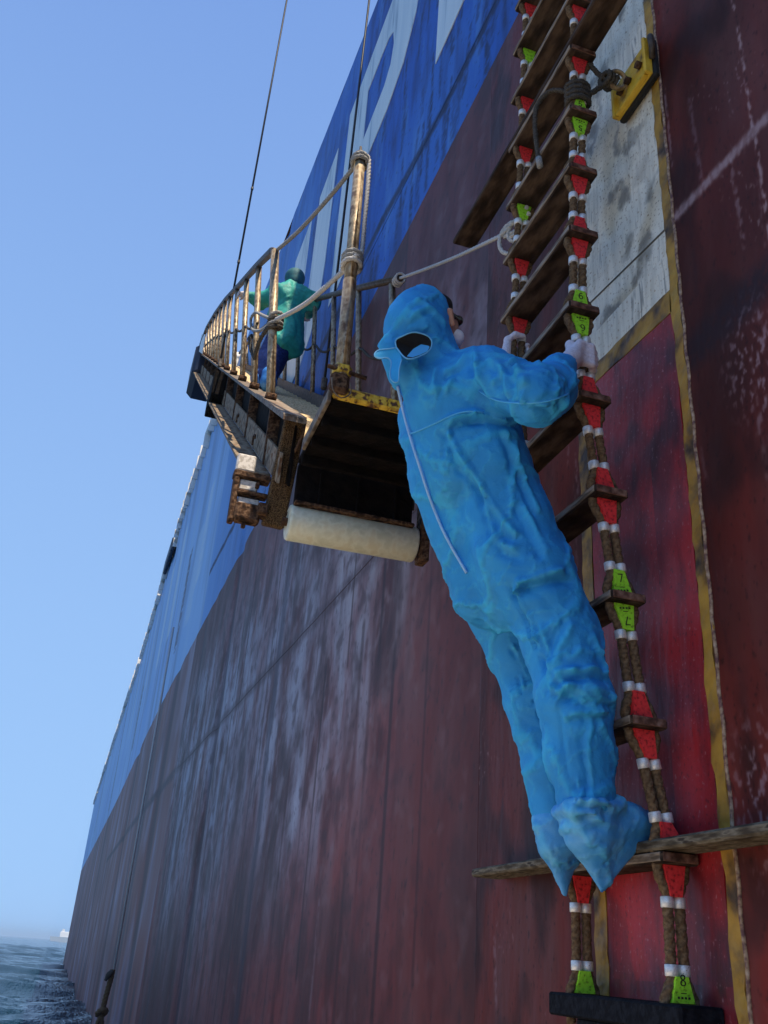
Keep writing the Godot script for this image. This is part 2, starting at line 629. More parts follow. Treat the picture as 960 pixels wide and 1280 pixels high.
func make_sea() -> void:
	var rng := RandomNumberGenerator.new()
	rng.seed = 5
	for i in 20:
		var l := 0.7 * pow(1.19, i)
		var a := -2.2 + rng.randf_range(-0.75, 0.75)
		WAVES.append([l, cos(a), sin(a), 0.0155 * pow(l, 0.78), rng.randf() * TAU])
	var radii := PackedFloat32Array([0.5, 3, 8, 14, 20])
	while radii[-1] < 260.0:
		radii.append(radii[-1] * 1.0075)
	while radii[-1] < 12000.0:
		radii.append(radii[-1] * 1.07)
	var angles := PackedFloat32Array()
	var a := -180.0
	while a < 180.0:
		angles.append(a)
		a += 0.28 if a > -22.0 and a < 4.0 else 6.0
	angles.append(180.0)
	var nr := radii.size()
	var na := angles.size()
	var v := PackedVector3Array()
	for r in radii:
		for g in angles:
			var t := deg_to_rad(g)
			var x := r * sin(t)
			var z := -r * cos(t)
			var y := 0.0
			if g > -22.5 and g < 4.5 and r < 900.0:
				y = swell(x, z, r)
			v.append(Vector3(x, SEA_Y + y, z))
	var idx := PackedInt32Array()
	for i in nr - 1:
		for j in na - 1:
			var p := i * na + j
			idx.append_array([p, p + na, p + 1, p + 1, p + na, p + na + 1])
	var nn := soft_normals(v, idx)
	if nn[na + 3].y < 0.0:
		idx.reverse()
		nn = soft_normals(v, idx)
	var arr := []
	arr.resize(Mesh.ARRAY_MAX)
	arr[Mesh.ARRAY_VERTEX] = v
	arr[Mesh.ARRAY_NORMAL] = nn
	arr[Mesh.ARRAY_INDEX] = idx
	var mesh := ArrayMesh.new()
	mesh.add_surface_from_arrays(Mesh.PRIMITIVE_TRIANGLES, arr)
	var water := mat(rgb(8, 38, 50), 0.12)
	water.metallic_specular = 0.33
	water.uv1_triplanar = true
	water.uv1_world_triplanar = true
	water.uv1_scale = Vector3.ONE * 0.45
	water.normal_enabled = true
	water.normal_texture = bump_tex(51, 0.02, 9.0, 512, 5)
	water.normal_scale = 0.7
	var o := part("sea", mesh, water, self)
	o.set_meta("kind", "structure")
	o.set_meta("label", "dark blue choppy sea beside the ship out to the horizon")

# ---------------------------------------------------------------- the ship
func side_x(y: float, s: float) -> float:
	# s: metres along the ship ahead of the eye (-z)
	var x := 1.555 - 0.11 * exp(-pow((s - 24.0) / 12.0, 2.0)) * smoothstep(3.0, 10.0, s)
	if s > 5.0:
		# plating drawn in between the frames, and two old dents
		var k := smoothstep(5.0, 11.0, s)
		x += 0.010 * k * (0.5 - 0.5 * cos(TAU * s / 0.82)) * (0.6 + 0.4 * sin(s * 1.7 + y * 0.6))
		x += 0.035 * exp(-pow((s - 12.1) / 0.22, 2.0)) + 0.05 * exp(-pow((s - 29.4) / 0.7, 2.0)) + 0.03 * exp(-pow((s - 19.0) / 0.35, 2.0))
	if s > 95.0:
		x += pow((s - 95.0) / 4.0, 2.0)
	return x

func paint_line(s: float) -> float:
	return 5.0 + 0.008 * maxf(s, 0.0)

func deck_y(s: float) -> float:
	var k := [[-60.0, 10.0], [0.80, 10.0], [0.82, 8.25], [3.20, 8.25], [3.22, 10.1], [7.0, 10.25], [12.5, 11.1], [20.0, 12.0], [27.0, 12.4], [40.0, 12.1], [95.0, 11.9], [130.0, 11.9]]  # unseen dip beside the ladder, added so sun reaches the gangway treads
	for i in k.size() - 1:
		if s <= k[i + 1][0]:
			return lerpf(k[i][1], k[i + 1][1], clampf((s - k[i][0]) / (k[i + 1][0] - k[i][0]), 0.0, 1.0))
	return 11.9

# a piece of the ship's side between two heights, with UVs over the rectangle s0..s1, y0..y1
func plating(s0: float, s1: float, ns: int, blue: bool, ny: int, y0: float, y1: float) -> ArrayMesh:
	var v := PackedVector3Array()
	var uv := PackedVector2Array()
	var idx := PackedInt32Array()
	for i in ns + 1:
		var s := lerpf(s0, s1, float(i) / ns)
		for j in ny + 1:
			var y := lerpf(paint_line(s) if blue else -4.0, deck_y(s) if blue else paint_line(s), float(j) / ny)
			v.append(Vector3(side_x(y, s), y, -s))
			uv.append(Vector2((s - s0) / (s1 - s0), (y1 - y) / (y1 - y0)))
	for i in ns:
		for j in ny:
			var p := i * (ny + 1) + j
			idx.append_array([p, p + 1, p + ny + 1, p + ny + 1, p + 1, p + ny + 2])
	var nn := soft_normals(v, idx)
	if nn[0].x > 0.0:
		idx.reverse()
		nn = soft_normals(v, idx)
	# tangents run with u so that the relief has its axes
	var tg := PackedFloat32Array()
	for i in v.size():
		tg.append_array([0.0, 0.0, -1.0, 1.0])
	var arr := []
	arr.resize(Mesh.ARRAY_MAX)
	arr[Mesh.ARRAY_VERTEX] = v
	arr[Mesh.ARRAY_NORMAL] = nn
	arr[Mesh.ARRAY_TEX_UV] = uv
	arr[Mesh.ARRAY_TANGENT] = tg
	arr[Mesh.ARRAY_INDEX] = idx
	var mesh := ArrayMesh.new()
	mesh.add_surface_from_arrays(Mesh.PRIMITIVE_TRIANGLES, arr)
	return mesh

# flat paint of some outline (s, y), a few millimetres thick, on the ship's side
func painted_patch(poly: PackedVector2Array, lift: float) -> ArrayMesh:
	var st := begin()
	var front := PackedVector3Array()
	var back := PackedVector3Array()
	for p in poly:
		front.append(Vector3(side_x(p.y, p.x) - lift, p.y, -p.x))
		back.append(Vector3(side_x(p.y, p.x) + 0.004, p.y, -p.x))
	prism(st, poly, front, back)
	return done(st)

# a hand-painted edge: the outline with small wobbles
func wobbly(poly: Array, step: float, amp: float, seed_: int) -> PackedVector2Array:
	var n := noise(seed_, 3.0, 3)
	var out := PackedVector2Array()
	for i in poly.size():
		var a: Vector2 = poly[i]
		var b: Vector2 = poly[(i + 1) % poly.size()]
		var m := maxi(1, int(a.distance_to(b) / step))
		var side := (b - a).normalized().orthogonal()
		for j in m:
			var p := a.lerp(b, float(j) / m)
			out.append(p + (side * n.get_noise_2d(p.x * 3.0 + i * 9.0, p.y * 3.0) * amp if j > 0 else Vector2.ZERO))
	return out

func make_ship() -> void:
	var ship := thing("cargo_ship", "huge weathered ship with maroon lower side and blue upper side with white letters", "ship")
	# --- maroon side close to the ladder
	var w := 768
	var h := 1152
	var maroon := rgb(114, 48, 42)
	var lilac := rgb(150, 140, 168)
	var streak := field(w, h, w, 420, 101, 0.022, 5)
	var cloud := field(w, h, 128, 192, 102, 0.02, 4)
	var speck := field(w, h, w, h, 103, 0.16, 3)
	var blot := field(w, h, 256, 384, 104, 0.03, 5)
	var smear := field(w, h, 400, 260, 106, 0.016, 6)
	var join := PackedByteArray()
	join.resize(w * h)
	for x in w:
		var g := int(clampf((-0.3 + 3.9 * x / w - 2.5) / 1.1, 0.0, 1.0) * 255.0)
		for y in h:
			join[y * w + x] = g
	var buf := painted(w, h, maroon, [
		[rgb(72, 34, 30), 0.85, cloud, 112, 185],
		[rgb(136, 44, 36), 0.5, cloud, 116, 60],
		[rgb(100, 50, 46), 0.9, join, 0, 255],
		[rgb(92, 68, 68), 0.5, smear, 128, 200],
		[rgb(60, 34, 32), 0.6, smear, 100, 50],
		[rgb(104, 80, 82), 0.16, streak, 140, 215],
		[rgb(56, 34, 34), 0.25, streak, 105, 50],
		[rgb(46, 30, 30), 0.6, blot, 150, 200],
		[rgb(166, 146, 150), 0.5, speck, 186, 212, blot, 84, 44],
		[rgb(40, 26, 26), 0.5, speck, 72, 40],
	])
	var px := Transform2D(Vector2(w / 3.9, 0), Vector2(0, -h / 9.2), Vector2(0.3 * w / 3.9, 5.2 * h / 9.2))
	# scrapes along the seams, and small runs of scratched paint
	stroke(buf, w, h, [px * Vector2(2.02, 2.36), px * Vector2(1.5, 2.335), px * Vector2(0.6, 2.33)], 4.5, rgb(176, 156, 160), 0.5, speck, 96, 165)
	stroke(buf, w, h, [px * Vector2(2.02, 2.36), px * Vector2(1.5, 2.335), px * Vector2(0.6, 2.33)], 3.5, rgb(168, 146, 150), 0.6, smear, 0, 60)
	for seg in [[4.6, 2.9], [2.85, 2.35], [2.3, 1.9], [1.8, 1.3]]:
		stroke(buf, w, h, [px * Vector2(1.59, seg[0]), px * Vector2(1.595, seg[1])], 2.2, rgb(180, 160, 164), 0.7, speck, 100, 170)
	stroke(buf, w, h, [px * Vector2(1.2, 1.83), px * Vector2(1.98, 1.78)], 12.0, rgb(46, 34, 40), 0.8, speck, 40, 120)
	var rng := RandomNumberGenerator.new()
	rng.seed = 77
	for i in 90:
		var s := rng.randf_range(0.6, 3.5)
		var y := rng.randf_range(-0.6, 4.2)
		var l := rng.randf_range(0.05, 0.4)
		stroke(buf, w, h, [px * Vector2(s, y), px * Vector2(s + rng.randf_range(-0.02, 0.02), y - l)], rng.randf_range(1.5, 4.0), [rgb(180, 166, 176), rgb(50, 34, 40), rgb(150, 132, 146)][i % 3], rng.randf_range(0.15, 0.42), speck, 90, 170)
	for i in 9:
		var s := rng.randf_range(1.0, 1.9)
		var y := rng.randf_range(0.3, 1.6)
		stroke(buf, w, h, [px * Vector2(s, y), px * Vector2(s + 0.08, y + 0.1)], 30.0, rgb(176, 162, 176), 0.5, speck, 150, 185)
	var near_mat := uv_mat(tex_of(w, h, buf), 0.5, normal_of(w, h, 512, 384, 105, 0.03, 3.0), 0.5)
	part("boot_topping", plating(-0.3, 3.6, 40, false, 60, -4.0, 5.2), near_mat, ship, "dark maroon paint with pale scrapes and streaks")
	# --- maroon side further on
	w = 1216
	h = 704
	streak = field(w, h, w, 130, 111, 0.03, 5)
	var streak2 := field(w, h, w, 150, 112, 0.085, 4)
	cloud = field(w, h, 192, 112, 113, 0.018, 3)
	blot = field(w, h, 384, 160, 114, 0.03, 5)
	speck = field(w, h, w, h, 115, 0.14, 3)
	# worn patches lie where the fenders of other boats have rubbed
	var worn := PackedByteArray()
	worn.resize(w * h)
	for y in h:
		var yy := 5.4 - 9.4 * y / h
		for x in w:
			var s := 3.6 + 12.8 * x / w
			var g := 1.5 * exp(-pow((s - 7.0) / 1.7, 2.0) - pow((yy - 2.0) / 1.3, 2.0)) + 0.8 * exp(-pow((s - 11.0) / 1.6, 2.0) - pow((yy - 1.7) / 1.9, 2.0)) + 0.8 * exp(-pow((s - 5.6) / 0.9, 2.0) - pow((yy - 2.6) / 0.9, 2.0)) + 0.75 * exp(-pow((s - 14.5) / 1.7, 2.0) - pow((yy - 1.8) / 1.8, 2.0)) + 0.5 * exp(-pow((yy - 3.2) / 1.2, 2.0))
			worn[y * w + x] = int(clampf(g, 0.0, 1.0) * 255.0)
	smear = field(w, h, 768, 210, 117, 0.03, 6)
	var grain := field(w, h, 520, 400, 118, 0.085, 5)
	join.resize(w * h)
	for x in w:
		var g := int(clampf(1.0 - 12.8 * x / w / 1.6, 0.0, 1.0) * 255.0)
		for y in h:
			join[y * w + x] = g
	buf = painted(w, h, rgb(116, 58, 56), [
		[rgb(88, 44, 42), 0.8, cloud, 118, 180],
		[rgb(140, 62, 52), 0.6, cloud, 112, 60],
		[rgb(88, 44, 40), 0.9, join, 0, 255],
		[rgb(108, 76, 76), 0.45, smear, 124, 195],
		[rgb(122, 108, 118), 0.55, worn, 20, 220],
		[rgb(150, 150, 168), 0.6, smear, 60, 180, worn, 20, 200],
		[rgb(190, 196, 214), 0.42, smear, 128, 205, worn, 70, 240],
		[rgb(186, 182, 198), 0.22, streak2, 128, 195, worn, 50, 230],
		[rgb(84, 36, 32), 0.7, smear, 92, 48],
		[rgb(120, 90, 90), 0.10, streak, 150, 205],
		[rgb(58, 34, 32), 0.22, streak, 92, 46],
		[rgb(206, 206, 222), 0.45, blot, 160, 215, worn, 60, 220],
		[rgb(70, 44, 42), 0.55, blot, 92, 50],
		[rgb(44, 36, 40), 0.4, speck, 78, 36],
		[rgb(190, 192, 210), 0.34, grain, 140, 205, worn, 30, 220],
		[rgb(70, 46, 48), 0.26, grain, 104, 50, worn, 10, 160],
		[rgb(132, 108, 112), 0.25, grain, 160, 206],
		[rgb(58, 38, 38), 0.25, grain, 92, 44],
	])
	px = Transform2D(Vector2(w / 12.8, 0), Vector2(0, -h / 9.4), Vector2(-3.6 * w / 12.8, 5.4 * h / 9.4))
	stroke(buf, w, h, [px * Vector2(3.7, 2.37), px * Vector2(6.0, 2.43), px * Vector2(9.2, 2.52), px * Vector2(12.4, 2.62), px * Vector2(16.3, 2.7)], 7.0, rgb(66, 42, 44), 0.5, speck, 50, 120)
	for s in [12.1, 8.35, 15.1]:
		stroke(buf, w, h, [px * Vector2(s, 5.0), px * Vector2(s + 0.02, -2.0)], 14.0, rgb(56, 42, 54), 0.6, streak2, 20, 110)
	for i in 46:
		var s := 3.8 + 12.2 * pow(rng.randf(), 0.8)
		var y := rng.randf_range(0.0, 5.2)
		var l := rng.randf_range(0.8, 4.0)
		stroke(buf, w, h, [px * Vector2(s, y), px * Vector2(s + rng.randf_range(-0.02, 0.02), y - l)], rng.randf_range(1.5, 4.5), rgb(50, 30, 30), rng.randf_range(0.25, 0.6), streak, 40, 130)
	for i in 60:
		var s := rng.randf_range(5.6, 16.0)
		var y := rng.randf_range(-1.0, 4.6)
		var l := rng.randf_range(0.1, 0.7)
		stroke(buf, w, h, [px * Vector2(s, y), px * Vector2(s + rng.randf_range(-0.04, 0.04), y - l)], rng.randf_range(1.5, 4.0), [rgb(46, 36, 46), rgb(140, 126, 140), rgb(60, 36, 36)][i % 3], rng.randf_range(0.2, 0.4), speck, 60, 150)
	var mid_mat := uv_mat(tex_of(w, h, buf), 0.5, normal_of(w, h, 512, 200, 116, 0.02, 3.0), 0.35)
	part("boot_topping", plating(3.6, 16.4, 190, false, 34, -4.0, 5.4), mid_mat, ship, "maroon paint worn to pale lilac in long upright streaks")
	# --- maroon side far ahead
	w = 1024
	h = 384
	streak = field(w, h, w, 40, 121, 0.04, 4)
	cloud = field(w, h, 256, 96, 122, 0.02, 3)
	blot = field(w, h, 1024, 96, 123, 0.03, 4)
	speck = field(w, h, w, h, 124, 0.14, 3)
	buf = painted(w, h, rgb(138, 84, 76), [
		[rgb(146, 140, 162), 0.6, streak, 110, 200],
		[rgb(104, 64, 62), 0.5, cloud, 120, 190],
		[rgb(176, 172, 194), 0.5, blot, 150, 215],
		[rgb(60, 48, 56), 0.6, streak, 90, 40],
	])
	px = Transform2D(Vector2(w / 79.0, 0), Vector2(0, -h / 10.0), Vector2(-16.4 * w / 79.0, 6.0 * h / 10.0))
	for s in [19.0, 22.0, 29.4, 47.0, 62.0]:
		stroke(buf, w, h, [px * Vector2(s, 5.2), px * Vector2(s, -2.2)], 5.0 + s * 0.1, rgb(64, 50, 52), 0.6, streak, 20, 110)
	stroke(buf, w, h, [px * Vector2(16.5, 2.7), px * Vector2(40.0, 2.9)], 5.0, rgb(64, 42, 46), 0.7, speck, 30, 100)
	var far_mat := uv_mat(tex_of(w, h, buf), 0.5)
	part("boot_topping", plating(16.4, 95.4, 240, false, 20, -4.0, 6.0), far_mat, ship, "far maroon side with dark upright bands")
	var plain_low := uv_mat(tex_of(64, 64, painted(64, 64, rgb(104, 66, 74), [[rgb(84, 52, 62), 0.6, field(64, 64, 64, 64, 125, 0.05), 100, 190]])), 0.5)
	part("boot_topping", plating(95.4, 112.0, 24, false, 8, -4.0, 6.0), plain_low, ship)
	part("boot_topping", plating(-45.0, -0.3, 20, false, 8, -4.0, 5.2), plain_low, ship)
	# --- blue side
	w = 960
	h = 704
	streak = field(w, h, w, 120, 131, 0.028, 5)
	streak2 = field(w, h, w, 170, 132, 0.07, 4)
	cloud = field(w, h, 160, 104, 133, 0.025, 3)
	speck = field(w, h, w, h, 134, 0.14, 3)
	join.resize(w * h)
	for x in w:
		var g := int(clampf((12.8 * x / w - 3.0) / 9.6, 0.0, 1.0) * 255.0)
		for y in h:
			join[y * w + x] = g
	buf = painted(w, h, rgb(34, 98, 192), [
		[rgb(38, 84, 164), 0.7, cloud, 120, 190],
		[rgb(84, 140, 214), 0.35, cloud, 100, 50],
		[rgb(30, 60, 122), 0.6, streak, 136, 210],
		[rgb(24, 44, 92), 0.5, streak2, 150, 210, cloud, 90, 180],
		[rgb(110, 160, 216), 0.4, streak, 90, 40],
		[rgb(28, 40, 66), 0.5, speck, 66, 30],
		[rgb(116, 170, 228), 0.9, join, 0, 255],  # lightens towards the far piece, whose haze and sky gloss are painted
	])
	px = Transform2D(Vector2(w / 12.8, 0), Vector2(0, -h / 7.0), Vector2(-3.2 * w / 12.8, 11.8 * h / 7.0))
	stroke(buf, w, h, [px * Vector2(3.3, 5.55), px * Vector2(4.4, 5.6), px * Vector2(6.0, 5.85), px * Vector2(9.0, 5.9), px * Vector2(16.0, 6.2)], 8.0, rgb(24, 38, 72), 0.85, speck, 30, 100)
	for i in 170:
		var s := 3.4 + 9.0 * pow(rng.randf(), 1.4)
		var y := rng.randf_range(5.3, 9.4)
		stroke(buf, w, h, [px * Vector2(s, y), px * Vector2(s + rng.randf_range(-0.05, 0.12), y - rng.randf_range(0.15, 0.8))], rng.randf_range(2.0, 6.0), rgb(24, 40, 78), rng.randf_range(0.3, 0.65), speck, 60, 150)
	var blue_near := uv_mat(tex_of(w, h, buf), 0.5, normal_of(w, h, 420, 200, 135, 0.02, 3.0), 0.35)
	part("topside", plating(3.2, 16.0, 160, true, 40, 4.8, 11.8), blue_near, ship, "blue paint with dark upright streaks")
	w = 1024
	h = 320
	streak = field(w, h, w, 20, 141, 0.04, 4)
	cloud = field(w, h, 256, 80, 142, 0.02, 3)
	speck = field(w, h, w, h, 143, 0.14, 3)
	buf = painted(w, h, rgb(132, 184, 234), [  # base made paler: sky gloss and distance haze put into the colour
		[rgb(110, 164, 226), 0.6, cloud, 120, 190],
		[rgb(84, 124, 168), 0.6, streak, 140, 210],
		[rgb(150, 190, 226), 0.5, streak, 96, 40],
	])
	px = Transform2D(Vector2(w / 79.4, 0), Vector2(0, -h / 7.8), Vector2(-16.0 * w / 79.4, 12.6 * h / 7.8))
	for r in [[18.3, 9.0, 7.0, 0.7], [19.2, 8.4, 6.4, 0.5], [24.5, 10.6, 7.6, 0.8], [27.6, 10.6, 7.6, 0.8], [33.0, 10.8, 8.2, 0.6], [41.0, 10.6, 8.0, 0.5]]:
		stroke(buf, w, h, [px * Vector2(r[0], r[1]), px * Vector2(r[0], r[2])], 9.0, rgb(196, 216, 232), r[3], speck, 20, 90)
	for r in [[21.0, 8.6, 6.2], [35.0, 8.6, 6.4], [50.0, 11.6, 6.0], [72.0, 11.5, 6.0]]:
		stroke(buf, w, h, [px * Vector2(r[0], r[1]), px * Vector2(r[0], r[2])], 5.0, rgb(34, 50, 80), 0.8, speck, 60, 120)
	part("topside", plating(16.0, 95.4, 240, true, 14, 4.8, 12.6), uv_mat(tex_of(w, h, buf), 0.5, null, 1.0, 0.45), ship, "far blue side, streaked, sky gloss and haze painted into its paler blue")
	var plain_blue := uv_mat(tex_of(64, 64, painted(64, 64, rgb(52, 104, 190), [[rgb(34, 60, 110), 0.6, field(64, 64, 64, 16, 145, 0.08), 120, 200]])), 0.5)
	part("topside", plating(95.4, 112.0, 24, true, 6, 4.8, 12.6), plain_blue, ship)
	part("topside", plating(-45.0, 0.8, 23, true, 6, 4.8, 11.8), plain_blue, ship)
	part("topside", plating(0.8, 3.2, 60, true, 6, 4.8, 11.8), plain_blue, ship, "unseen low stretch of the side, cut down to let sun onto the treads")
	# --- deck and far side close the body
	var st := begin()
	var s := -45.0
	var cuts := [-45.0, -20.0, 0.80, 0.82, 3.20, 3.22, 7.0]
	while cuts[-1] < 112.0:
		cuts.append(minf(cuts[-1] + 4.0, 112.0))
	for i in cuts.size() - 1:
		s = cuts[i]
		var e: float = cuts[i + 1]
		quad(st, Vector3(side_x(9, s), deck_y(s), -s), Vector3(side_x(9, e), deck_y(e), -e), Vector3(26, deck_y(e), -e), Vector3(26, deck_y(s), -s), Vector3(0, 1, 0.01))
		quad(st, Vector3(26, -4, -s), Vector3(26, -4, -e), Vector3(26, deck_y(e), -e), Vector3(26, deck_y(s), -s), Vector3.RIGHT)
	for e in [-45.0, 112.0]:
		quad(st, Vector3(side_x(9, e), -4, -e), Vector3(26, -4, -e), Vector3(26, deck_y(e), -e), Vector3(side_x(9, e), deck_y(e), -e), Vector3(0, 0, -signf(e)))
	part("deck", done(st), M.rust, ship)
	# --- white pipe along the edge of the deck, in broken lengths
	rng.seed = 9
	s = 17.0
	while s < 94.0:
		var l := rng.randf_range(1.6, 4.0) + s * 0.04
		var pts := PackedVector3Array()
		for i in 9:
			var q := s + l * i / 8.0
			pts.append(Vector3(side_x(11, q) - 0.03 + rng.randf_range(-0.012, 0.012), deck_y(q) + 0.06, -q))
		var r := rng.randf_range(0.07, 0.13)
		part("edge_pipe", tube_mesh(pts, r, 10), M.white_paint, ship)
		s += l + rng.randf_range(0.08, 0.5)
	s = 17.0  # guessed plates, added so their near faces catch the sun
	while s < 94.0:
		var hgt := rng.randf_range(0.22, 0.5)
		part("sun_edge_plate", box_mesh(Vector3(side_x(11, s) - 0.07, deck_y(s) - hgt * 0.5 - 0.02, -s), Vector3(0.16, hgt, 0.03), 0.004), M.white_paint, ship)
		s += rng.randf_range(0.5, 1.2) * (0.6 + s * 0.012)
	part("fairlead_plate", box_mesh(Vector3(side_x(11, 30.5) - 0.1, deck_y(30.5) - 0.15, -30.5), Vector3(0.12, 0.5, 2.4), 0.04), mat(rgb(40, 60, 84), 0.6), ship)
	# --- weld beads between the plates
	for q in [[3.6, 16.0, 2.37, 0.026], [3.2, 16.0, 5.57, 0.05]]:
		var pts := PackedVector3Array()
		var n := int((q[1] - q[0]) / 0.12)
		for i in n + 1:
			var t := lerpf(q[0], q[1], float(i) / n)
			var y: float = q[2] + q[3] * (t - q[0])
			pts.append(Vector3(side_x(y, t), y, -t))
		part("weld_seam", tube_mesh(pts, 0.0035, 6), near_seam(q[2]), ship)
	# --- white letters
	var letter_white := tri_mat(noise_tex(150, 0.02, [[0.1, rgb(150, 170, 184)], [0.3, rgb(212, 226, 230)], [0.8, rgb(228, 238, 238)]]), 0.5, 0.5, 0.0, null, 1.0, Vector3(1, 0.15, 1.6))
	var U := [Vector2(8.37, 9.2), Vector2(8.37, 7.3), Vector2(8.45, 6.9), Vector2(8.75, 6.55), Vector2(9.2, 6.4), Vector2(9.8, 6.4), Vector2(10.25, 6.55), Vector2(10.55, 6.9), Vector2(10.65, 7.3), Vector2(10.65, 9.2), Vector2(9.69, 9.2), Vector2(9.69, 7.4), Vector2(9.62, 7.22), Vector2(9.48, 7.16), Vector2(9.34, 7.22), Vector2(9.27, 7.4), Vector2(9.27, 9.2)]
	var Pl := [Vector2(7.87, 9.25), Vector2(7.87, 6.3), Vector2(7.02, 6.3), Vector2(7.02, 7.4), Vector2(6.1, 7.4), Vector2(5.65, 7.52), Vector2(5.35, 7.85), Vector2(5.25, 8.3), Vector2(5.35, 8.78), Vector2(5.65, 9.13), Vector2(6.1, 9.25), Vector2(7.0, 9.25), Vector2(7.0, 8.68), Vector2(6.3, 8.66), Vector2(6.12, 8.55), Vector2(6.06, 8.3), Vector2(6.12, 8.06), Vector2(6.3, 7.95), Vector2(7.01, 7.93), Vector2(7.012, 9.25)]
	var El := [Vector2(4.7, 9.25), Vector2(4.7, 6.36), Vector2(3.3, 6.36), Vector2(3.3, 7.0), Vector2(3.85, 7.0), Vector2(3.85, 7.55), Vector2(3.4, 7.55), Vector2(3.4, 8.1), Vector2(3.85, 8.1), Vector2(3.85, 8.65), Vector2(3.3, 8.65), Vector2(3.3, 9.25)]
	var Sl := [Vector2(11.15, 9.2), Vector2(11.15, 8.5), Vector2(12.55, 8.5), Vector2(12.55, 8.1), Vector2(11.15, 8.1), Vector2(11.15, 6.4), Vector2(13.4, 6.4), Vector2(13.4, 7.1), Vector2(12.0, 7.1), Vector2(12.0, 7.45), Vector2(13.4, 7.45), Vector2(13.4, 9.2)]
	for l in [U, Pl, El, Sl]:
		var cut := PackedVector2Array(l)
		part("letter", painted_patch(cut, 0.006), letter_white, ship)
	make_pilot_mark(ship)

func near_seam(y: float) -> Material:
	return M.seam_blue if y > 4.9 else M.seam_maroon

func make_pilot_mark(ship: Node3D) -> void:
	# white over red, framed in yellow
	var w := 256
	var h := 1024
	var runs := field(w, h, w, 90, 161, 0.05, 5)
	var smudge := field(w, h, 128, 400, 162, 0.022, 6)
	var patch := field(w, h, 64, 256, 163, 0.018, 3)
	var grit := field(w, h, w, h, 164, 0.11, 4)
	var buf := painted(w, h, rgb(240, 234, 216), [
		[rgb(206, 200, 182), 0.6, runs, 120, 200],
		[rgb(196, 178, 142), 0.6, patch, 130, 200],
		[rgb(112, 106, 94), 0.75, smudge, 140, 190, patch, 90, 160],
		[rgb(98, 92, 80), 0.55, grit, 172, 204, patch, 90, 170],
		[rgb(148, 112, 70), 0.5, grit, 180, 210],
		[rgb(92, 88, 80), 0.5, runs, 84, 50, patch, 110, 60],
	])
	var white := tri_mat(tex_of(w, h, buf), 1.0, 0.5, 0.0, bump_tex(162, 0.03, 4.0), 0.25, Vector3(1, 0.446, 1.786))
	smudge = field(w, h, 128, 300, 172, 0.02, 6)
	patch = field(w, h, 64, 200, 173, 0.02, 3)
	grit = field(w, h, w, h, 174, 0.11, 4)
	buf = painted(w, h, rgb(152, 36, 42), [
		[rgb(104, 30, 40), 0.8, patch, 118, 170],
		[rgb(184, 40, 44), 0.5, patch, 104, 60],
		[rgb(76, 28, 34), 0.4, smudge, 150, 205],
		[rgb(52, 30, 36), 0.5, smudge, 156, 200, patch, 126, 176],
		[rgb(170, 140, 140), 0.6, grit, 192, 214],
		[rgb(70, 24, 30), 0.5, grit, 70, 40],
	])
	var red := tri_mat(tex_of(w, h, buf), 1.0, 0.45, 0.0, bump_tex(164, 0.03, 4.0), 0.3, Vector3(1, 0.36, 1.786))
	var yellow := tri_mat(noise_tex(165, 0.007, [[0.14, rgb(66, 50, 36)], [0.3, rgb(118, 88, 42)], [0.48, rgb(164, 124, 46)], [0.8, rgb(190, 148, 56)]], 1024, 9), 0.8, 0.55, 0.0, bump_tex(166, 0.04, 5.0), 0.5)
	part("white_panel", painted_patch(wobbly([Vector2(2.06, 4.3), Vector2(2.06, 2.085), Vector2(2.62, 2.10), Vector2(2.62, 4.3)], 0.05, 0.006, 1), 0.003), white, ship, "grimy white upper half of the boarding mark")
	part("red_panel", painted_patch(wobbly([Vector2(2.06, 1.99), Vector2(2.06, -1.2), Vector2(2.62, -1.2), Vector2(2.62, 2.02)], 0.05, 0.006, 2), 0.003), red, ship, "red lower half of the boarding mark, smeared dark")
	part("yellow_border", painted_patch(wobbly([Vector2(2.012, 4.36), Vector2(2.012, -1.2), Vector2(2.058, -1.2), Vector2(2.058, 4.36)], 0.035, 0.014, 3), 0.005), yellow, ship, "yellow upright border on the near side of the mark")
	part("yellow_border", painted_patch(wobbly([Vector2(2.622, 4.36), Vector2(2.622, -1.2), Vector2(2.69, -1.2), Vector2(2.69, 4.36)], 0.035, 0.010, 4), 0.005), yellow, ship, "yellow upright border behind the rope ladder")
	part("yellow_border", painted_patch(wobbly([Vector2(2.061, 2.083), Vector2(2.061, 1.992), Vector2(2.62, 2.022), Vector2(2.62, 2.098)], 0.035, 0.006, 5), 0.005), yellow, ship, "yellow bar between the white and red halves")
	# seam across the white half and lumps of old paint along the near border
	var pts := PackedVector3Array()
	for i in 12:
		pts.append(Vector3(1.553, 2.345 + i * 0.006, -2.06 - i * 0.05))
	part("weld_seam", tube_mesh(pts, 0.005, 6), mat(rgb(88, 84, 74), 0.7), ship)
	pts = PackedVector3Array()
	for i in 110:
		pts.append(Vector3(1.554, -1.1 + i * 0.05, -2.008 + 0.003 * sin(i * 1.7)))
	part("weld_seam", tube_mesh(pts, 0.006, 6), tri_mat(noise_tex(167, 0.05, [[0.3, rgb(96, 60, 58)], [0.5, rgb(150, 120, 90)], [0.8, rgb(188, 164, 140)]]), 3.0, 0.6), ship)

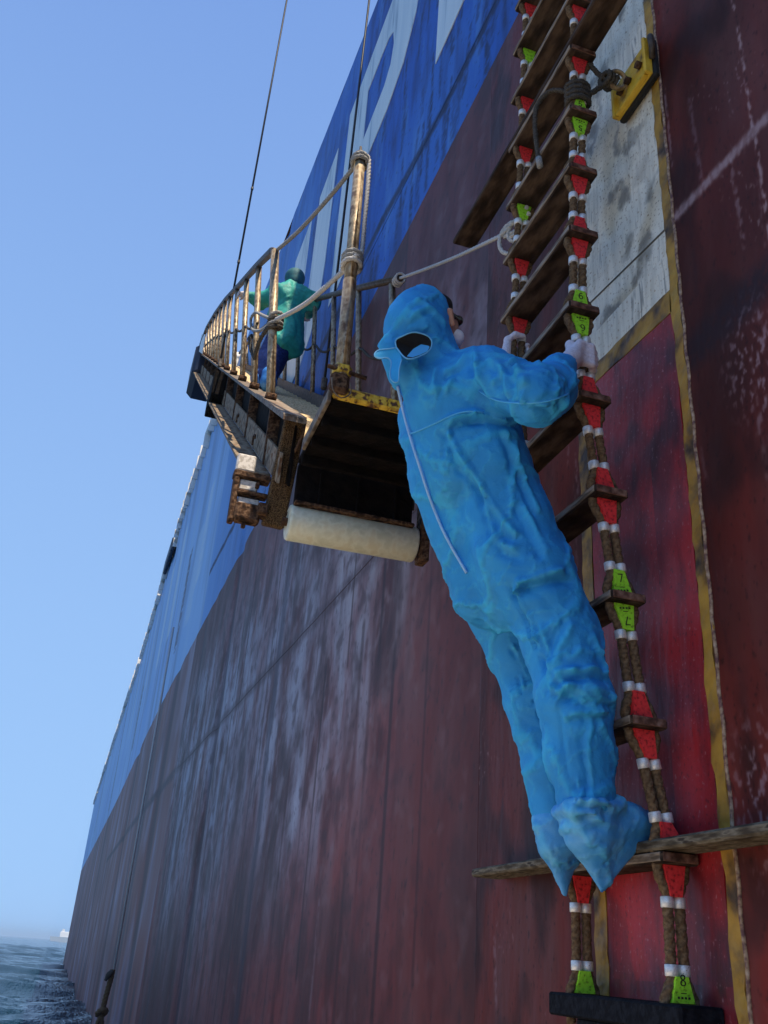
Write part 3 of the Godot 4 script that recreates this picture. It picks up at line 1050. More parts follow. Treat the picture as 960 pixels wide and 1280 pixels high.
func make_distant_ship() -> void:
	var t := thing("distant_ship", "small white ship far off on the hazy horizon", "ship", Vector3(21.0, SEA_Y, -1000.0))
	var st := begin()
	var outline := PackedVector2Array([Vector2(-20, 0), Vector2(20, 0), Vector2(24, 4), Vector2(-21, 4)])
	var front := PackedVector3Array()
	var back := PackedVector3Array()
	for p in outline:
		front.append(Vector3(p.x, p.y, 3))
		back.append(Vector3(p.x, p.y, -3))
	prism(st, outline, front, back)
	part("hull", done(st), mat(rgb(150, 165, 180), 0.6), t)
	part("superstructure", box_mesh(Vector3(-8, 6.3, 0), Vector3(9, 4.7, 5.3), 0.2), mat(rgb(236, 238, 240), 0.6), t)
	part("funnel", box_mesh(Vector3(-10, 9.6, 0), Vector3(2.4, 2.4, 2.4), 0.2), mat(rgb(200, 205, 210), 0.6), t)

func make_pilot_boat() -> void:
	# the boat one looks up from: unseen, enlarged and given pale decks to bounce sun upward
	var t := thing("pilot_boat", "unseen white pilot boat alongside, broad pale foredeck added to bounce sunlight, small cabin", "boat", Vector3(-1.75, SEA_Y, -0.5))
	var outline := PackedVector2Array([Vector2(-2.3, -4.0), Vector2(-1.4, -6.3), Vector2(-0.3, -7.3), Vector2(0.3, -7.3), Vector2(1.4, -6.3), Vector2(2.3, -4.0), Vector2(2.4, 6.5), Vector2(-2.4, 6.5)])
	var front := PackedVector3Array()
	var back := PackedVector3Array()
	for p in outline:
		front.append(Vector3(p.x, 0.55, p.y))
		back.append(Vector3(p.x * 0.9, -0.5, p.y * 0.97))
	var st := begin()
	prism(st, outline, front, back)
	part("hull", done(st), mat(rgb(40, 70, 120), 0.4), t)
	st = begin()
	front.clear()
	back.clear()
	for p in outline:
		front.append(Vector3(p.x * 0.96, 0.60, p.y * 0.98))
		back.append(Vector3(p.x * 0.96, 0.553, p.y * 0.98))
	prism(st, outline, front, back)
	part("deck", done(st), M.deck_paint, t)
	part("cabin", box_mesh(Vector3(0, 1.45, 4.4), Vector3(3.2, 1.7, 3.0), 0.12), M.white_paint, t)
	for k in [-0.8, 0.0, 0.8]:
		part("window", box_mesh(Vector3(k, 1.75, 2.89), Vector3(0.66, 0.6, 0.03), 0.02), mat(rgb(30, 40, 50), 0.1), t)
	for k in [-1.0, 1.0]:
		st = begin(true)
		tube(st, PackedVector3Array([Vector3(k * 1.42, 0.45, -6.3), Vector3(k * 2.34, 0.45, -4.0), Vector3(k * 2.42, 0.45, 6.5)]), 0.09, 12)
		part("fender_strip", done(st), M.rubber, t)

# ---------------------------------------------------------------- the gangway
const SLOPE := 0.7

func gp(x: float, s: float, off: float) -> Vector3:
	return Vector3(x, SLOPE * s + off, -s)

# a plate between two runs along the gangway
func run_bar(st: SurfaceTool, x0: float, x1: float, s0: float, s1: float, o0: float, o1: float) -> void:
	var c := [gp(x0, s0, o0), gp(x1, s0, o0), gp(x1, s0, o1), gp(x0, s0, o1), gp(x0, s1, o0), gp(x1, s1, o0), gp(x1, s1, o1), gp(x0, s1, o1)]
	var m := Vector3.ZERO
	for p in c:
		m += p / 8.0
	for f in [[0, 1, 2, 3], [4, 5, 6, 7], [0, 1, 5, 4], [3, 2, 6, 7], [0, 3, 7, 4], [1, 2, 6, 5]]:
		var q: Vector3 = (c[f[0]] + c[f[2]]) * 0.5 - m
		quad(st, c[f[0]], c[f[1]], c[f[2]], c[f[3]], q)

func rail_off(s: float) -> float:
	var k := [[4.3, 0.86], [5.0, 0.87], [6.0, 0.84], [7.6, 0.76], [9.5, 0.68], [11.5, 0.52], [13.6, 0.27], [15.2, -0.16]]
	for i in k.size() - 1:
		if s <= k[i + 1][0]:
			return lerpf(k[i][1], k[i + 1][1], clampf((s - k[i][0]) / (k[i + 1][0] - k[i][0]), 0.0, 1.0))
	return -0.16

func make_gangway() -> void:
	var g := thing("accommodation_ladder", "rusty steel gangway slung along the ship's side with railings and a white roller", "gangway")
	var st := begin()
	# outer string: top flange, lower band, stiffeners, bottom flange; openings between
	run_bar(st, 0.600, 0.720, 3.90, 15.2, -0.350, -0.322)
	part("string_flange", done(st), M.grey_steel, g)
	st = begin()
	run_bar(st, 0.634, 0.648, 4.06, 15.2, -0.735, -0.56)
	part("string_web", done(st), M.web_steel, g)
	st = begin()
	run_bar(st, 0.500, 0.650, 4.4, 15.2, -0.775, -0.755)
	part("bottom_flange", done(st), M.web_steel, g)
	st = begin()
	run_bar(st, 0.690, 0.704, 4.06, 15.2, -0.74, -0.345)
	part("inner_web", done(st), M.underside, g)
	var s := 4.6
	while s < 15.0:
		st = begin()
		run_bar(st, 0.625, 0.690, s, s + 0.024, -0.735, -0.347)
		part("stiffener", done(st), M.rust, g)
		s += 1.15
	# small hooks welded on the lower band
	for hs in [5.05, 6.3]:
		var pts := PackedVector3Array()
		for i in 10:
			var a := -0.6 + i * 0.34
			pts.append(gp(0.612, hs + 0.05 * cos(a), -0.66 + 0.05 * sin(a)))
		part("hook", tube_mesh(pts, 0.007, 7), M.rust, g)
	# foot of a bracket bolted below the string
	part("bracket_plate", box_mesh(gp(0.57, 8.6, -0.66), Vector3(0.14, 0.30, 0.5), 0.01), M.underside, g)
	# inner string, a kick board
	st = begin()
	run_bar(st, 1.352, 1.378, 4.1, 15.2, -0.74, -0.285)
	part("string_web", done(st), M.dark_rail, g)
	# treads with rounded backs, set close under one another
	s = 4.16
	while s < 15.0:
		st = begin(true)
		var prof := []
		for i in 7:
			var t := i / 6.0
			prof.append(gp(0.0, s + 0.255 * t, -0.455 + 0.05 * sin(PI * t)))
		for i in 6:
			var a: Vector3 = prof[i]
			var b: Vector3 = prof[i + 1]
			quad(st, Vector3(0.705, a.y, a.z), Vector3(1.35, a.y, a.z), Vector3(1.35, b.y, b.z), Vector3(0.705, b.y, b.z), Vector3(0, 0.8, 0.57))
			quad(st, Vector3(0.705, a.y - 0.03, a.z), Vector3(1.35, a.y - 0.03, a.z), Vector3(1.35, b.y - 0.03, b.z), Vector3(0.705, b.y - 0.03, b.z), Vector3(0, -0.8, -0.57))
		var e: Vector3 = prof[0]
		quad(st, Vector3(0.705, e.y, e.z), Vector3(1.35, e.y, e.z), Vector3(1.35, e.y - 0.03, e.z), Vector3(0.705, e.y - 0.03, e.z), Vector3(0, 0, 1))
		part("tread", done(st), M.tread, g)
		s += 0.27
	# pale plate beside the first outer post
	st = begin()
	run_bar(st, 0.60, 0.72, 3.91, 5.2, -0.320, -0.312)
	part("sill_plate", done(st), M.pale_steel, g)
	# gritty end post of the outer string, inner end post, roller between
	st = begin()
	bar(st, Vector3(0.668, 1.945, -4.235), Vector3(0.694, 2.50, -4.085), 0.112, 0.07, 0.008, Vector3.BACK)
	part("end_post", done(st), M.grit, g, "outer end post coated with gritty paint")
	part("end_post", box_mesh(Vector3(1.44, 2.1, -4.12), Vector3(0.05, 0.5, 0.09), 0.006), M.rust, g)
	st = begin(true)
	tube(st, curve([Vector3(0.726, 2.45, -4.07), Vector3(0.732, 2.44, -4.03), Vector3(0.726, 2.38, -4.02), Vector3(0.712, 2.32, -4.05), Vector3(0.705, 2.31, -4.10)], 0.01), 0.009, 8)
	part("grab_handle", done(st), M.rust, g)
	st = begin(true)
	lathe(st, Vector3(0.724, 1.945, -4.14), Vector3(1.405, 1.955, -4.14), [[0, 0.0], [0, 0.075], [0.006, 0.088], [0.02, 0.093], [0.98, 0.093], [0.994, 0.088], [1, 0.075], [1, 0.0]], 36)
	part("roller", done(st), M.roller, g, "cream plastic roller across the lower end")
	st = begin(true)
	tube(st, PackedVector3Array([Vector3(0.70, 1.945, -4.14), Vector3(1.45, 1.955, -4.14)]), 0.022, 12)
	part("roller_shaft", done(st), M.rust, g)
	# bracket with white pads outboard of the end post
	part("bracket_arm", box_mesh(Vector3(0.53, 2.20, -4.24), Vector3(0.19, 0.035, 0.07), 0.005), M.rust, g)
	part("bracket_arm", box_mesh(Vector3(0.455, 2.06, -4.245), Vector3(0.03, 0.25, 0.07), 0.006), M.rust, g)
	part("bracket_arm", box_mesh(Vector3(0.54, 2.10, -4.235), Vector3(0.16, 0.022, 0.06), 0.005), M.rust, g)
	part("white_pad", box_mesh(Vector3(0.52, 2.148, -4.25), Vector3(0.095, 0.06, 0.05), 0.006), M.white_pad, g)
	part("white_pad", box_mesh(Vector3(0.53, 2.052, -4.25), Vector3(0.11, 0.05, 0.05), 0.006), M.white_pad, g)
	part("white_pad", box_mesh(Vector3(0.5, 2.31, -4.32), Vector3(0.1, 0.10, 0.06), 0.008), M.white_pad, g)
	part("bracket_box", box_mesh(Vector3(0.53, 1.985, -4.225), Vector3(0.13, 0.10, 0.07), 0.012), M.rust, g)
	part("pad_bolt", box_mesh(Vector3(0.562, 2.148, -4.21), Vector3(0.02, 0.03, 0.03), 0.004), M.rust, g)
	part("pad_bolt", box_mesh(Vector3(0.52, 1.92, -4.225), Vector3(0.022, 0.03, 0.022), 0.004), M.rust, g)
	part("strap", box_mesh(Vector3(0.6, 2.005, -4.2), Vector3(0.05, 0.06, 0.09), 0.006), M.rust, g)
	# platform held level at the lower end
	st = begin()
	bevel_box(st, Vector3(1.035, 2.245, -3.72), Vector3(0.62, 0.03, 0.64), 0.004)
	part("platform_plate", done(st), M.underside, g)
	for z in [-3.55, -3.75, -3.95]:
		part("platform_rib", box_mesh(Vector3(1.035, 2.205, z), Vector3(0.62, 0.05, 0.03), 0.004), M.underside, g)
	st = begin()
	bevel_box(st, Vector3(0.712, 2.238, -3.62), Vector3(0.018, 0.06, 0.48), 0.003)
	part("platform_side", done(st), M.grey_steel, g)
	part("platform_side", box_mesh(Vector3(1.37, 2.232, -3.76), Vector3(0.02, 0.07, 0.76), 0.003), M.rust, g)
	st = begin()
	bevel_box(st, Vector3(1.055, 2.262, -3.385), Vector3(0.66, 0.062, 0.035), 0.010)
	part("platform_edge", done(st), M.yellow_rust, g, "yellow painted front edge with rust")
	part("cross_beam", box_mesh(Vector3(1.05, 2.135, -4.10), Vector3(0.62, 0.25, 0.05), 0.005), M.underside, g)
	part("cross_beam", box_mesh(Vector3(1.05, 2.0, -4.20), Vector3(0.66, 0.02, 0.10), 0.004), M.rust, g)
	part("gusset", box_mesh(Vector3(1.36, 2.03, -4.16), Vector3(0.10, 0.16, 0.012), 0.003, Basis(Vector3(0, 0, 1), 0.6)), M.grey_steel, g)
	for x in [0.86, 1.06, 1.26]:
		part("beam_web", box_mesh(Vector3(x, 2.12, -4.065), Vector3(0.012, 0.2, 0.03), 0.003), M.underside, g)
	part("cross_beam", box_mesh(Vector3(1.05, 2.02, -4.065), Vector3(0.63, 0.02, 0.05), 0.004), M.rust, g)
	# tall stanchion in its yoke at the platform's outer corner
	st = begin(true)
	tube(st, PackedVector3Array([Vector3(0.752, 2.33, -3.36), Vector3(0.752, 2.9, -3.39)]), [0.033, 0.033], 16)
	tube(st, PackedVector3Array([Vector3(0.752, 2.9, -3.39), Vector3(0.757, 3.80, -3.47)]), [0.030, 0.029], 16)
	var post := part("stanchion", done(st), M.galvanised, g, "tall rust-spotted corner stanchion")
	part("stanchion_cap", tube_mesh(PackedVector3Array([Vector3(0.757, 3.79, -3.47), Vector3(0.757, 3.815, -3.473), Vector3(0.757, 3.83, -3.475), Vector3(0.757, 3.88, -3.48)]), [0.032, 0.032, 0.008, 0.007], 12), M.dark_rail, post)
	part("yoke", box_mesh(Vector3(0.752, 2.36, -3.36), Vector3(0.085, 0.07, 0.075), 0.02), M.yellow_rust, g)
	part("yoke", box_mesh(Vector3(0.742, 2.285, -3.345), Vector3(0.085, 0.10, 0.05), 0.018), M.rust, g)
	part("yoke_pin", tube_mesh(PackedVector3Array([Vector3(0.68, 2.36, -3.34), Vector3(0.86, 2.335, -3.33)]), 0.010, 8), M.rust, g)
	var wirepts := curve([Vector3(0.70, 2.29, -3.32), Vector3(0.71, 2.22, -3.31), Vector3(0.75, 2.19, -3.31), Vector3(0.79, 2.23, -3.315), Vector3(0.785, 2.29, -3.325)], 0.02)
	part("wire_loop", tube_mesh(wirepts, 0.003, 6), M.grey_steel, g)
	# outer railing
	var rail := PackedVector3Array()
	s = 4.62
	rail.append(gp(0.56, 4.98, 0.86) + Vector3(0.0, 0.0, 0.0))
	s = 5.05
	while s < 15.25:
		rail.append(gp(0.55, s, rail_off(s)))
		s += 0.25
	st = begin()
	for i in rail.size() - 1:
		bar(st, rail[i], rail[i + 1] + (rail[i + 1] - rail[i]) * 0.04, 0.05, 0.042, 0.008)
	part("handrail", done(st), M.dark_rail, g)
	s = 4.8
	while s < 15.1:
		var foot := gp(0.645, s, -0.31)
		var head := gp(0.555, s + 0.14, rail_off(s + 0.14) - 0.02)
		if head.y - foot.y > 0.08:
			st = begin(true)
			tube(st, PackedVector3Array([foot, foot.lerp(head, 0.5), head]), 0.024 if s > 5.2 else 0.029, 12)
			var o := part("rail_post", done(st), M.galvanised, g)
			part("post_foot", box_mesh(foot + Vector3(0, 0.01, 0), Vector3(0.07, 0.04, 0.07), 0.008), M.rust, o)
			part("post_clip", box_mesh(head + Vector3(0, -0.025, 0), Vector3(0.05, 0.06, 0.05), 0.012), M.dark_rail, o)
		s += 0.98 if s < 8.0 else 0.74
	# inner railing
	st = begin()
	var inner := PackedVector3Array([gp(1.30, 4.42, 0.815), gp(1.30, 6.0, 0.815), gp(1.30, 7.4, 0.80), gp(1.30, 9.05, 0.73)])
	st = begin(true)
	tube(st, inner, 0.026, 12)
	part("handrail", done(st), M.dark_rail, g)
	st = begin(true)
	tube(st, PackedVector3Array([gp(1.30, 9.05, 0.72), gp(1.30, 11.0, 0.55), gp(1.30, 13.0, 0.30), gp(1.30, 15.0, -0.1)]), 0.026, 12)
	part("handrail", done(st), M.dark_rail, g)
	s = 4.5
	while s < 14.5:
		var foot := gp(1.365, s, -0.30)
		var head := gp(1.305, s + 0.1, (0.80 if s < 8.0 else lerpf(0.78, 0.0, (s - 8.0) / 7.0)) - 0.02)
		st = begin(true)
		tube(st, PackedVector3Array([foot, foot.lerp(head, 0.5), head]), 0.023, 12)
		var o := part("rail_post", done(st), M.galvanised, g)
		part("post_clip", box_mesh(head + Vector3(0, -0.03, 0), Vector3(0.04, 0.07, 0.04), 0.01), M.rust, o)
		s += 0.93
	# chain hung along the inner posts, rope along the outer ones
	var ch := []
	for i in 22:
		var q := 4.5 + i * 0.31
		ch.append(gp(1.335, q, 0.20 + 0.07 * absf(sin(i * PI / 3.0)) * -1.0 + 0.05))
	part("mid_rope", tube_mesh(curve(ch, 0.03), 0.012, 7, 3, 0.05), M.dark_rope, g)
	ch = []
	for i in 28:
		var q := 5.8 + i * 0.32
		ch.append(gp(0.60, q, (rail_off(q) - 0.31) * 0.5 - 0.04 * absf(sin(i * PI / 3.0))))
	part("mid_rope", tube_mesh(curve(ch, 0.03), 0.011, 7, 3, 0.05), M.dark_rope, g)
	# white plate put in for sunlit posts at the top end and the dark turntable below it
	st = begin()
	run_bar(st, 0.535, 0.55, 13.4, 15.1, -0.28, 0.12)
	part("lit_posts_plate", done(st), M.white_paint, g)
	part("turntable", box_mesh(gp(0.72, 15.3, -0.75), Vector3(0.5, 0.75, 1.0), 0.1), mat(rgb(30, 38, 60), 0.6), g)

# ---------------------------------------------------------------- the pilot ladder
const STEP_Y := [-0.075, 0.287, 0.629, 0.984, 1.315, 1.642, 1.988, 2.32, 2.621, 2.923, 3.263, 3.58, 3.91, 4.24]
const STEP_X := [1.490, 1.490, 1.424, 1.382, 1.343, 1.302, 1.276, 1.285, 1.294, 1.305, 1.315, 1.325, 1.335, 1.345]
const ROPE_Z := [-2.19, -2.665]

func ladder_x(y: float) -> float:
	for i in STEP_Y.size() - 1:
		if y <= STEP_Y[i + 1]:
			return lerpf(STEP_X[i], STEP_X[i + 1], clampf((y - STEP_Y[i]) / (STEP_Y[i + 1] - STEP_Y[i]), 0.0, 1.0))
	return lerpf(1.345, 1.52, clampf((y - 4.24) / 5.8, 0.0, 1.0))

# half the gap between the two ropes of a pair: wide at a step, close between
func rope_gap(y: float) -> float:
	var d := 1.0
	for i in STEP_Y.size():
		d = minf(d, absf(y - STEP_Y[i]))
	return lerpf(0.040, 0.0172, smoothstep(0.028, 0.092, d))

func make_pilot_ladder() -> void:
	var t := thing("pilot_ladder", "rope ladder of wooden steps with red and green wedges hanging down the ship's side", "rope ladder")
	var half := 0.285
	for i in STEP_Y.size():
		var y: float = STEP_Y[i]
		var x: float = STEP_X[i]
		var st := begin()
		var size := Vector3(0.115, 0.028, half * 2.0)
		var m: Material = M.timber
		if i == 0:
			size = Vector3(0.125, 0.06, 0.66)
			m = M.rubber
		bevel_box(st, Vector3(x, y, -2.4275 if i else -2.43), size, 0.006)
		var o := part("step", done(st), m, t, "black rubber bottom step" if i == 0 else "")
		if i == 0:
			part("rubber_foot", box_mesh(Vector3(x, y - 0.045, -2.44), Vector3(0.10, 0.04, 0.36), 0.008), M.rubber, o)
		else:
			part("lit_worn_edge", box_mesh(Vector3(x - 0.0565, y + 0.001, -2.4275), Vector3(0.005, 0.022, half * 2.0 - 0.012), 0.002), M.lit_worn_wood, o)  # worn wood, coloured paler for sky light on the front face
			part("end_grain", box_mesh(Vector3(x, y + 0.001, -2.1435), Vector3(0.104, 0.023, 0.005), 0.002), M.end_wood, o)
		if i == 1 or i == 10:
			var b := begin()
			bevel_box(b, Vector3(x - 0.002, y + 0.03, -2.44), Vector3(0.118, 0.028, 1.84), 0.006)
			part("spreader", done(b), M.old_timber if i == 1 else M.timber, t, "long spreader board under the climber's feet" if i == 1 else "long upper spreader board")
		var green := i % 3 == 0
		for side in 2:
			for up in [1.0, -1.0]:
				if i == 0 and up < 0.0:
					continue
				var w := part("wedge", wedge_mesh(x, y, ROPE_Z[side], up, (0.045 if (i == 1 or i == 10) and up > 0.0 else (0.032 if i == 0 else 0.015))), M.green_wedge if green else M.red_wedge, t)
				if green and side == 0:
					number_on(w, {0: "8", 3: "7", 6: "6", 9: "5"}.get(i, "4"), x, y, ROPE_Z[side], up, 0.032 if i == 0 else 0.015)
				# silver bindings where the pair closes again
				for k in [-1.0, 1.0]:
					var cy: float = y + up * 0.103
					var c: Vector3 = Vector3(ladder_x(cy) + k * 0.0175, cy, ROPE_Z[side])
					var ax: Vector3 = (Vector3(ladder_x(cy + 0.03), cy + 0.03, 0) - Vector3(ladder_x(cy - 0.03), cy - 0.03, 0)).normalized()
					var s2 := begin(true)
					tube(s2, PackedVector3Array([c - ax * 0.0135, c - ax * 0.012, c + ax * 0.012, c + ax * 0.0135]), [0.0150, 0.0168, 0.0168, 0.0150], 14)
					part("binding", done(s2), M.clamp, t)
	# four ropes, two to a side
	for side in 2:
		for k in [-1.0, 1.0]:
			var pts := PackedVector3Array()
			var y := -0.12
			while y < 10.05:
				pts.append(Vector3(ladder_x(y) + k * rope_gap(y), y, ROPE_Z[side] + 0.002 * sin(y * 9.0 + k)))
				y += 0.0075 if y < 4.3 else 0.03
			var st := begin(true)
			tube(st, pts, 0.0143, 12, 3, 0.085)
			part("side_rope", done(st), M.manila, t)

# wedge between the ropes of a pair: broad at the step, narrow towards the bindings
func wedge_mesh(x: float, y: float, z: float, up: float, from: float) -> ArrayMesh:
	var st := begin()
	var y0 := y + up * from
	var y1 := y + up * 0.090
	var x0 := x
	var x1 := ladder_x(y1)
	var a := 0.0315
	var b := 0.017
	var d0 := 0.019
	var lo := [Vector3(x0 - a, y0, z - d0), Vector3(x0 + a, y0, z - d0), Vector3(x0 + a, y0, z + d0), Vector3(x0 - a, y0, z + d0)]
	var hi := [Vector3(x1 - b, y1, z - d0), Vector3(x1 + b, y1, z - d0), Vector3(x1 + b, y1, z + d0), Vector3(x1 - b, y1, z + d0)]
	var c := Vector3((x0 + x1) * 0.5, (y0 + y1) * 0.5, z)
	quad(st, lo[0], lo[1], lo[2], lo[3], Vector3(0, -up, 0))
	quad(st, hi[0], hi[1], hi[2], hi[3], Vector3(0, up, 0))
	for i in 4:
		var j := (i + 1) % 4
		quad(st, lo[i], lo[j], hi[j], hi[i], (lo[i] + lo[j] + hi[i] + hi[j]) * 0.25 - c)
	return done(st)

func number_on(w: Node3D, text: String, x: float, y: float, z: float, up: float, from: float) -> void:
	var f := SystemFont.new()
	f.font_names = PackedStringArray(["Droid Sans"])
	var y0 := y + up * from
	var y1 := y + up * 0.090
	var dir := Vector3(ladder_x(y1) - x, y1 - y0, 0).normalized()
	var b := Basis(dir.cross(Vector3.BACK), dir, Vector3.BACK)
	var tm := TextMesh.new()
	tm.font = f
	tm.text = text
	tm.font_size = 40
	tm.pixel_size = 0.00088
	tm.depth = 0.001
	var o := part("number", tm, M.print, w)
	o.transform = Transform3D(b, Vector3(x, y0, z + 0.0195) + dir * 0.050)
	# the small print under the number
	var st := begin()
	var c := Vector3(x, y0, z + 0.0192)
	for i in 4:
		bevel_box(st, c + dir * 0.012 + b.x * (-0.015 + i * 0.010), Vector3(0.006, 0.005, 0.0008), 0.0001, b)
	bevel_box(st, c + dir * 0.022, Vector3(0.016, 0.002, 0.0008), 0.0001, b)
	part("small_print", done(st), M.print, w)

# ---------------------------------------------------------------- ropes and wires
func rope_thing(called: String, label: String, category: String, pts: Array, r: float, m: Material, step := 0.012, group := "", sides := 10, strands := 3) -> Node3D:
	var t := thing(called, label, category, Vector3.ZERO, group)
	var st := begin(true)
	tube(st, curve(pts, step), r, sides, strands, r * 6.0)
	part("rope", done(st), m, t)
	return t

func ring_pts(c: Vector3, ax: Vector3, ay: Vector3, a0: float, a1: float, n := 14) -> Array:
	var out := []
	for i in n + 1:
		var a := lerpf(a0, a1, float(i) / n)
		out.append(c + ax * cos(a) + ay * sin(a))
	return out

func make_rigging() -> void:
	# hoisting wires from the davits down to both strings
	var outer := thing("hoist_wire", "dark steel wire rising against the sky from the outer railing", "wire", Vector3.ZERO, "gangway hoisting wires")
	part("wire", tube_mesh(PackedVector3Array([gp(0.60, 9.3, -0.33), gp(0.60, 9.3, -0.33) + Vector3(0.06, 9.2, 0.35)]), 0.013, 8), M.wire, outer)
	var p0 := gp(0.60, 9.3, -0.33)
	for f in [0.17, 0.30]:
		part("wire_clip", box_mesh(p0 + Vector3(0.06, 9.2, 0.35) * f, Vector3(0.035, 0.05, 0.035), 0.008), M.wire, outer)
	part("shackle", box_mesh(p0 + Vector3(0, 0.06, 0), Vector3(0.05, 0.12, 0.05), 0.012), M.dark_rail, outer)
	var inner := thing("hoist_wire", "dark steel wire rising across the white letters beside the tall stanchion", "wire", Vector3.ZERO, "gangway hoisting wires")
	var q0 := gp(1.33, 6.6, -0.2)
	part("wire", tube_mesh(PackedVector3Array([q0, q0 + Vector3(0.03, 8.0, 0.06)]), 0.012, 8), M.wire, inner)
	part("shackle", box_mesh(q0 + Vector3(0, 0.05, 0), Vector3(0.05, 0.12, 0.05), 0.012), M.dark_rail, inner)

	# guard ropes from the stanchion to the outer railing
	var rail_end := gp(0.556, 5.0, 0.85)
	var top := Vector3(0.752, 3.76, -3.46)
	rope_thing("guard_rope", "grey guard rope from the stanchion's top to the end of the outer handrail", "rope", [top, top.lerp(rail_end, 0.3) + Vector3(0, -0.04, 0), top.lerp(rail_end, 0.65) + Vector3(0, -0.05, 0), rail_end], 0.013, M.grey_rope, 0.012, "guard ropes of the gangway")
	var knot := gp(0.61, 4.86, 0.28)
	var mid := Vector3(0.754, 3.02, -3.40)
	rope_thing("guard_rope", "pale guard rope from the stanchion's middle down to the knot on the first post", "rope", [mid, mid.lerp(knot, 0.5) + Vector3(0, -0.05, 0), knot], 0.014, M.white_rope, 0.012, "guard ropes of the gangway")
	# lashings round posts
	var t := thing("rope_knot", "bundle of rope turns knotted round the first outer railing post", "rope")
	for i in 4:
		part("turn", tube_mesh(curve(ring_pts(gp(0.615, 4.86, 0.22 + i * 0.027), Vector3(0.042, 0.012, 0), Vector3(0, 0.01 * (i - 1.5), 0.042), 0, TAU), 0.015), 0.014, 8, 3, 0.05), M.grey_rope if i % 2 else M.dark_rope, t)
	var tail := thing("rope_tail", "dark rope tail looping from the knot back to the second railing post", "rope")
	part("rope", tube_mesh(curve([gp(0.58, 4.86, 0.24), gp(0.56, 5.1, 0.10), gp(0.57, 5.35, -0.02), gp(0.60, 5.62, -0.05), gp(0.57, 5.7, 0.02), gp(0.56, 5.75, 0.10), gp(0.60, 6.1, 0.15), gp(0.62, 6.5, 0.12)], 0.02), 0.014, 8, 3, 0.05), M.dark_rope, tail)
	var loop := thing("rope_loop", "pale rope loop hanging between the first and second railing posts", "rope")
	part("rope", tube_mesh(curve([knot, gp(0.585, 5.3, 0.32), gp(0.57, 5.75, 0.36), gp(0.56, 5.95, 0.30), gp(0.575, 5.85, 0.20), gp(0.60, 5.5, 0.20), gp(0.61, 5.2, 0.24)], 0.02), 0.012, 8, 3, 0.05), M.grey_rope, loop)
	# white rope tied along the stanchion
	t = thing("stanchion_rope", "thick white rope laid down the right side of the tall stanchion", "rope")
	part("rope", tube_mesh(curve([Vector3(0.765, 3.80, -3.44), Vector3(0.80, 3.78, -3.45), Vector3(0.806, 3.6, -3.44), Vector3(0.803, 3.35, -3.42), Vector3(0.80, 3.12, -3.40), Vector3(0.785, 3.04, -3.37), Vector3(0.755, 3.02, -3.345)], 0.012), 0.012, 9, 3, 0.035), M.white_rope, t)
	for i in 3:
		part("turn", tube_mesh(curve(ring_pts(Vector3(0.755, 3.0 + i * 0.026, -3.40), Vector3(0.044, 0.0, 0), Vector3(0, 0.012, 0.044), 0, TAU), 0.015), 0.013, 8, 3, 0.04), M.grey_rope if i else M.white_rope, t)
	for i in 2:
		part("turn", tube_mesh(curve(ring_pts(Vector3(0.757, 3.745 + i * 0.024, -3.465), Vector3(0.040, 0.0, 0), Vector3(0, 0.012, 0.040), 0, TAU), 0.015), 0.012, 8, 3, 0.04), M.grey_rope, t)
	# heaving line from the inner handrail to the ladder, tied in loose loops
	var a := gp(1.30, 4.40, 0.815)
	var b := Vector3(1.27, 2.86, -2.80)
	t = thing("heaving_line", "white line from the inner handrail knotted in loose loops on the rope ladder", "rope")
	part("rope", tube_mesh(curve([a, a.lerp(b, 0.33) + Vector3(0, -0.012, 0), a.lerp(b, 0.66) + Vector3(0, -0.015, 0), b], 0.02), 0.010, 9, 3, 0.035), M.white_rope, t)
	for i in 3:
		part("turn", tube_mesh(curve(ring_pts(a + Vector3(0, 0.008 * i, -0.03 * i), Vector3(0.031, 0.0, 0), Vector3(0, 0.030, 0.010), 0, TAU), 0.015), 0.008, 8, 3, 0.035), M.white_rope, t)
	var e := Vector3(1.27, 2.86, -2.80)
	var lx := Vector3(0.035, 0.0, 0.05)
	part("loop", tube_mesh(curve(ring_pts(e + Vector3(0.03, -0.035, 0.04), lx, Vector3(0, 0.085, 0), 0.4, TAU + 0.2, 18), 0.012), 0.010, 9, 3, 0.035), M.white_rope, t)
	part("loop", tube_mesh(curve(ring_pts(e + Vector3(0.06, 0.0, 0.075), lx * 1.1, Vector3(0.0, 0.06, 0.01), 0.0, TAU, 16), 0.012), 0.010, 9, 3, 0.035), M.white_rope, t)
	part("loop", tube_mesh(curve([e, e + Vector3(0.04, 0.05, 0.06), e + Vector3(0.065, 0.065, 0.115), e + Vector3(0.04, 0.03, 0.16)], 0.012), 0.010, 9, 3, 0.035), M.white_rope, t)
	part("loop", tube_mesh(curve([e + Vector3(0.01, -0.01, 0), e + Vector3(0.05, 0.005, 0.055), e + Vector3(0.07, 0.02, 0.11), e + Vector3(0.05, 0.0, 0.16)], 0.012), 0.010, 9, 3, 0.035), M.white_rope, t)
	part("loop", tube_mesh(curve([e + Vector3(0.045, 0.03, 0.05), e + Vector3(0.05, -0.01, 0.055), e + Vector3(0.03, -0.03, 0.035), e + Vector3(0.045, -0.02, 0.075), e + Vector3(0.06, 0.02, 0.07)], 0.012), 0.010, 9, 3, 0.035), M.white_rope, t)
	# thin line with a dark knotted rope hanging by the ship's side, lower left
	t = thing("hanging_line", "thin pale line down the maroon side ending in a dark knotted rope", "rope")
	var hx := 1.30
	part("cord", tube_mesh(PackedVector3Array([Vector3(hx, 6.5, -20.5), Vector3(hx, 2.5, -20.52), Vector3(hx, -0.5, -20.56)]), 0.024, 7), M.white_rope, t)
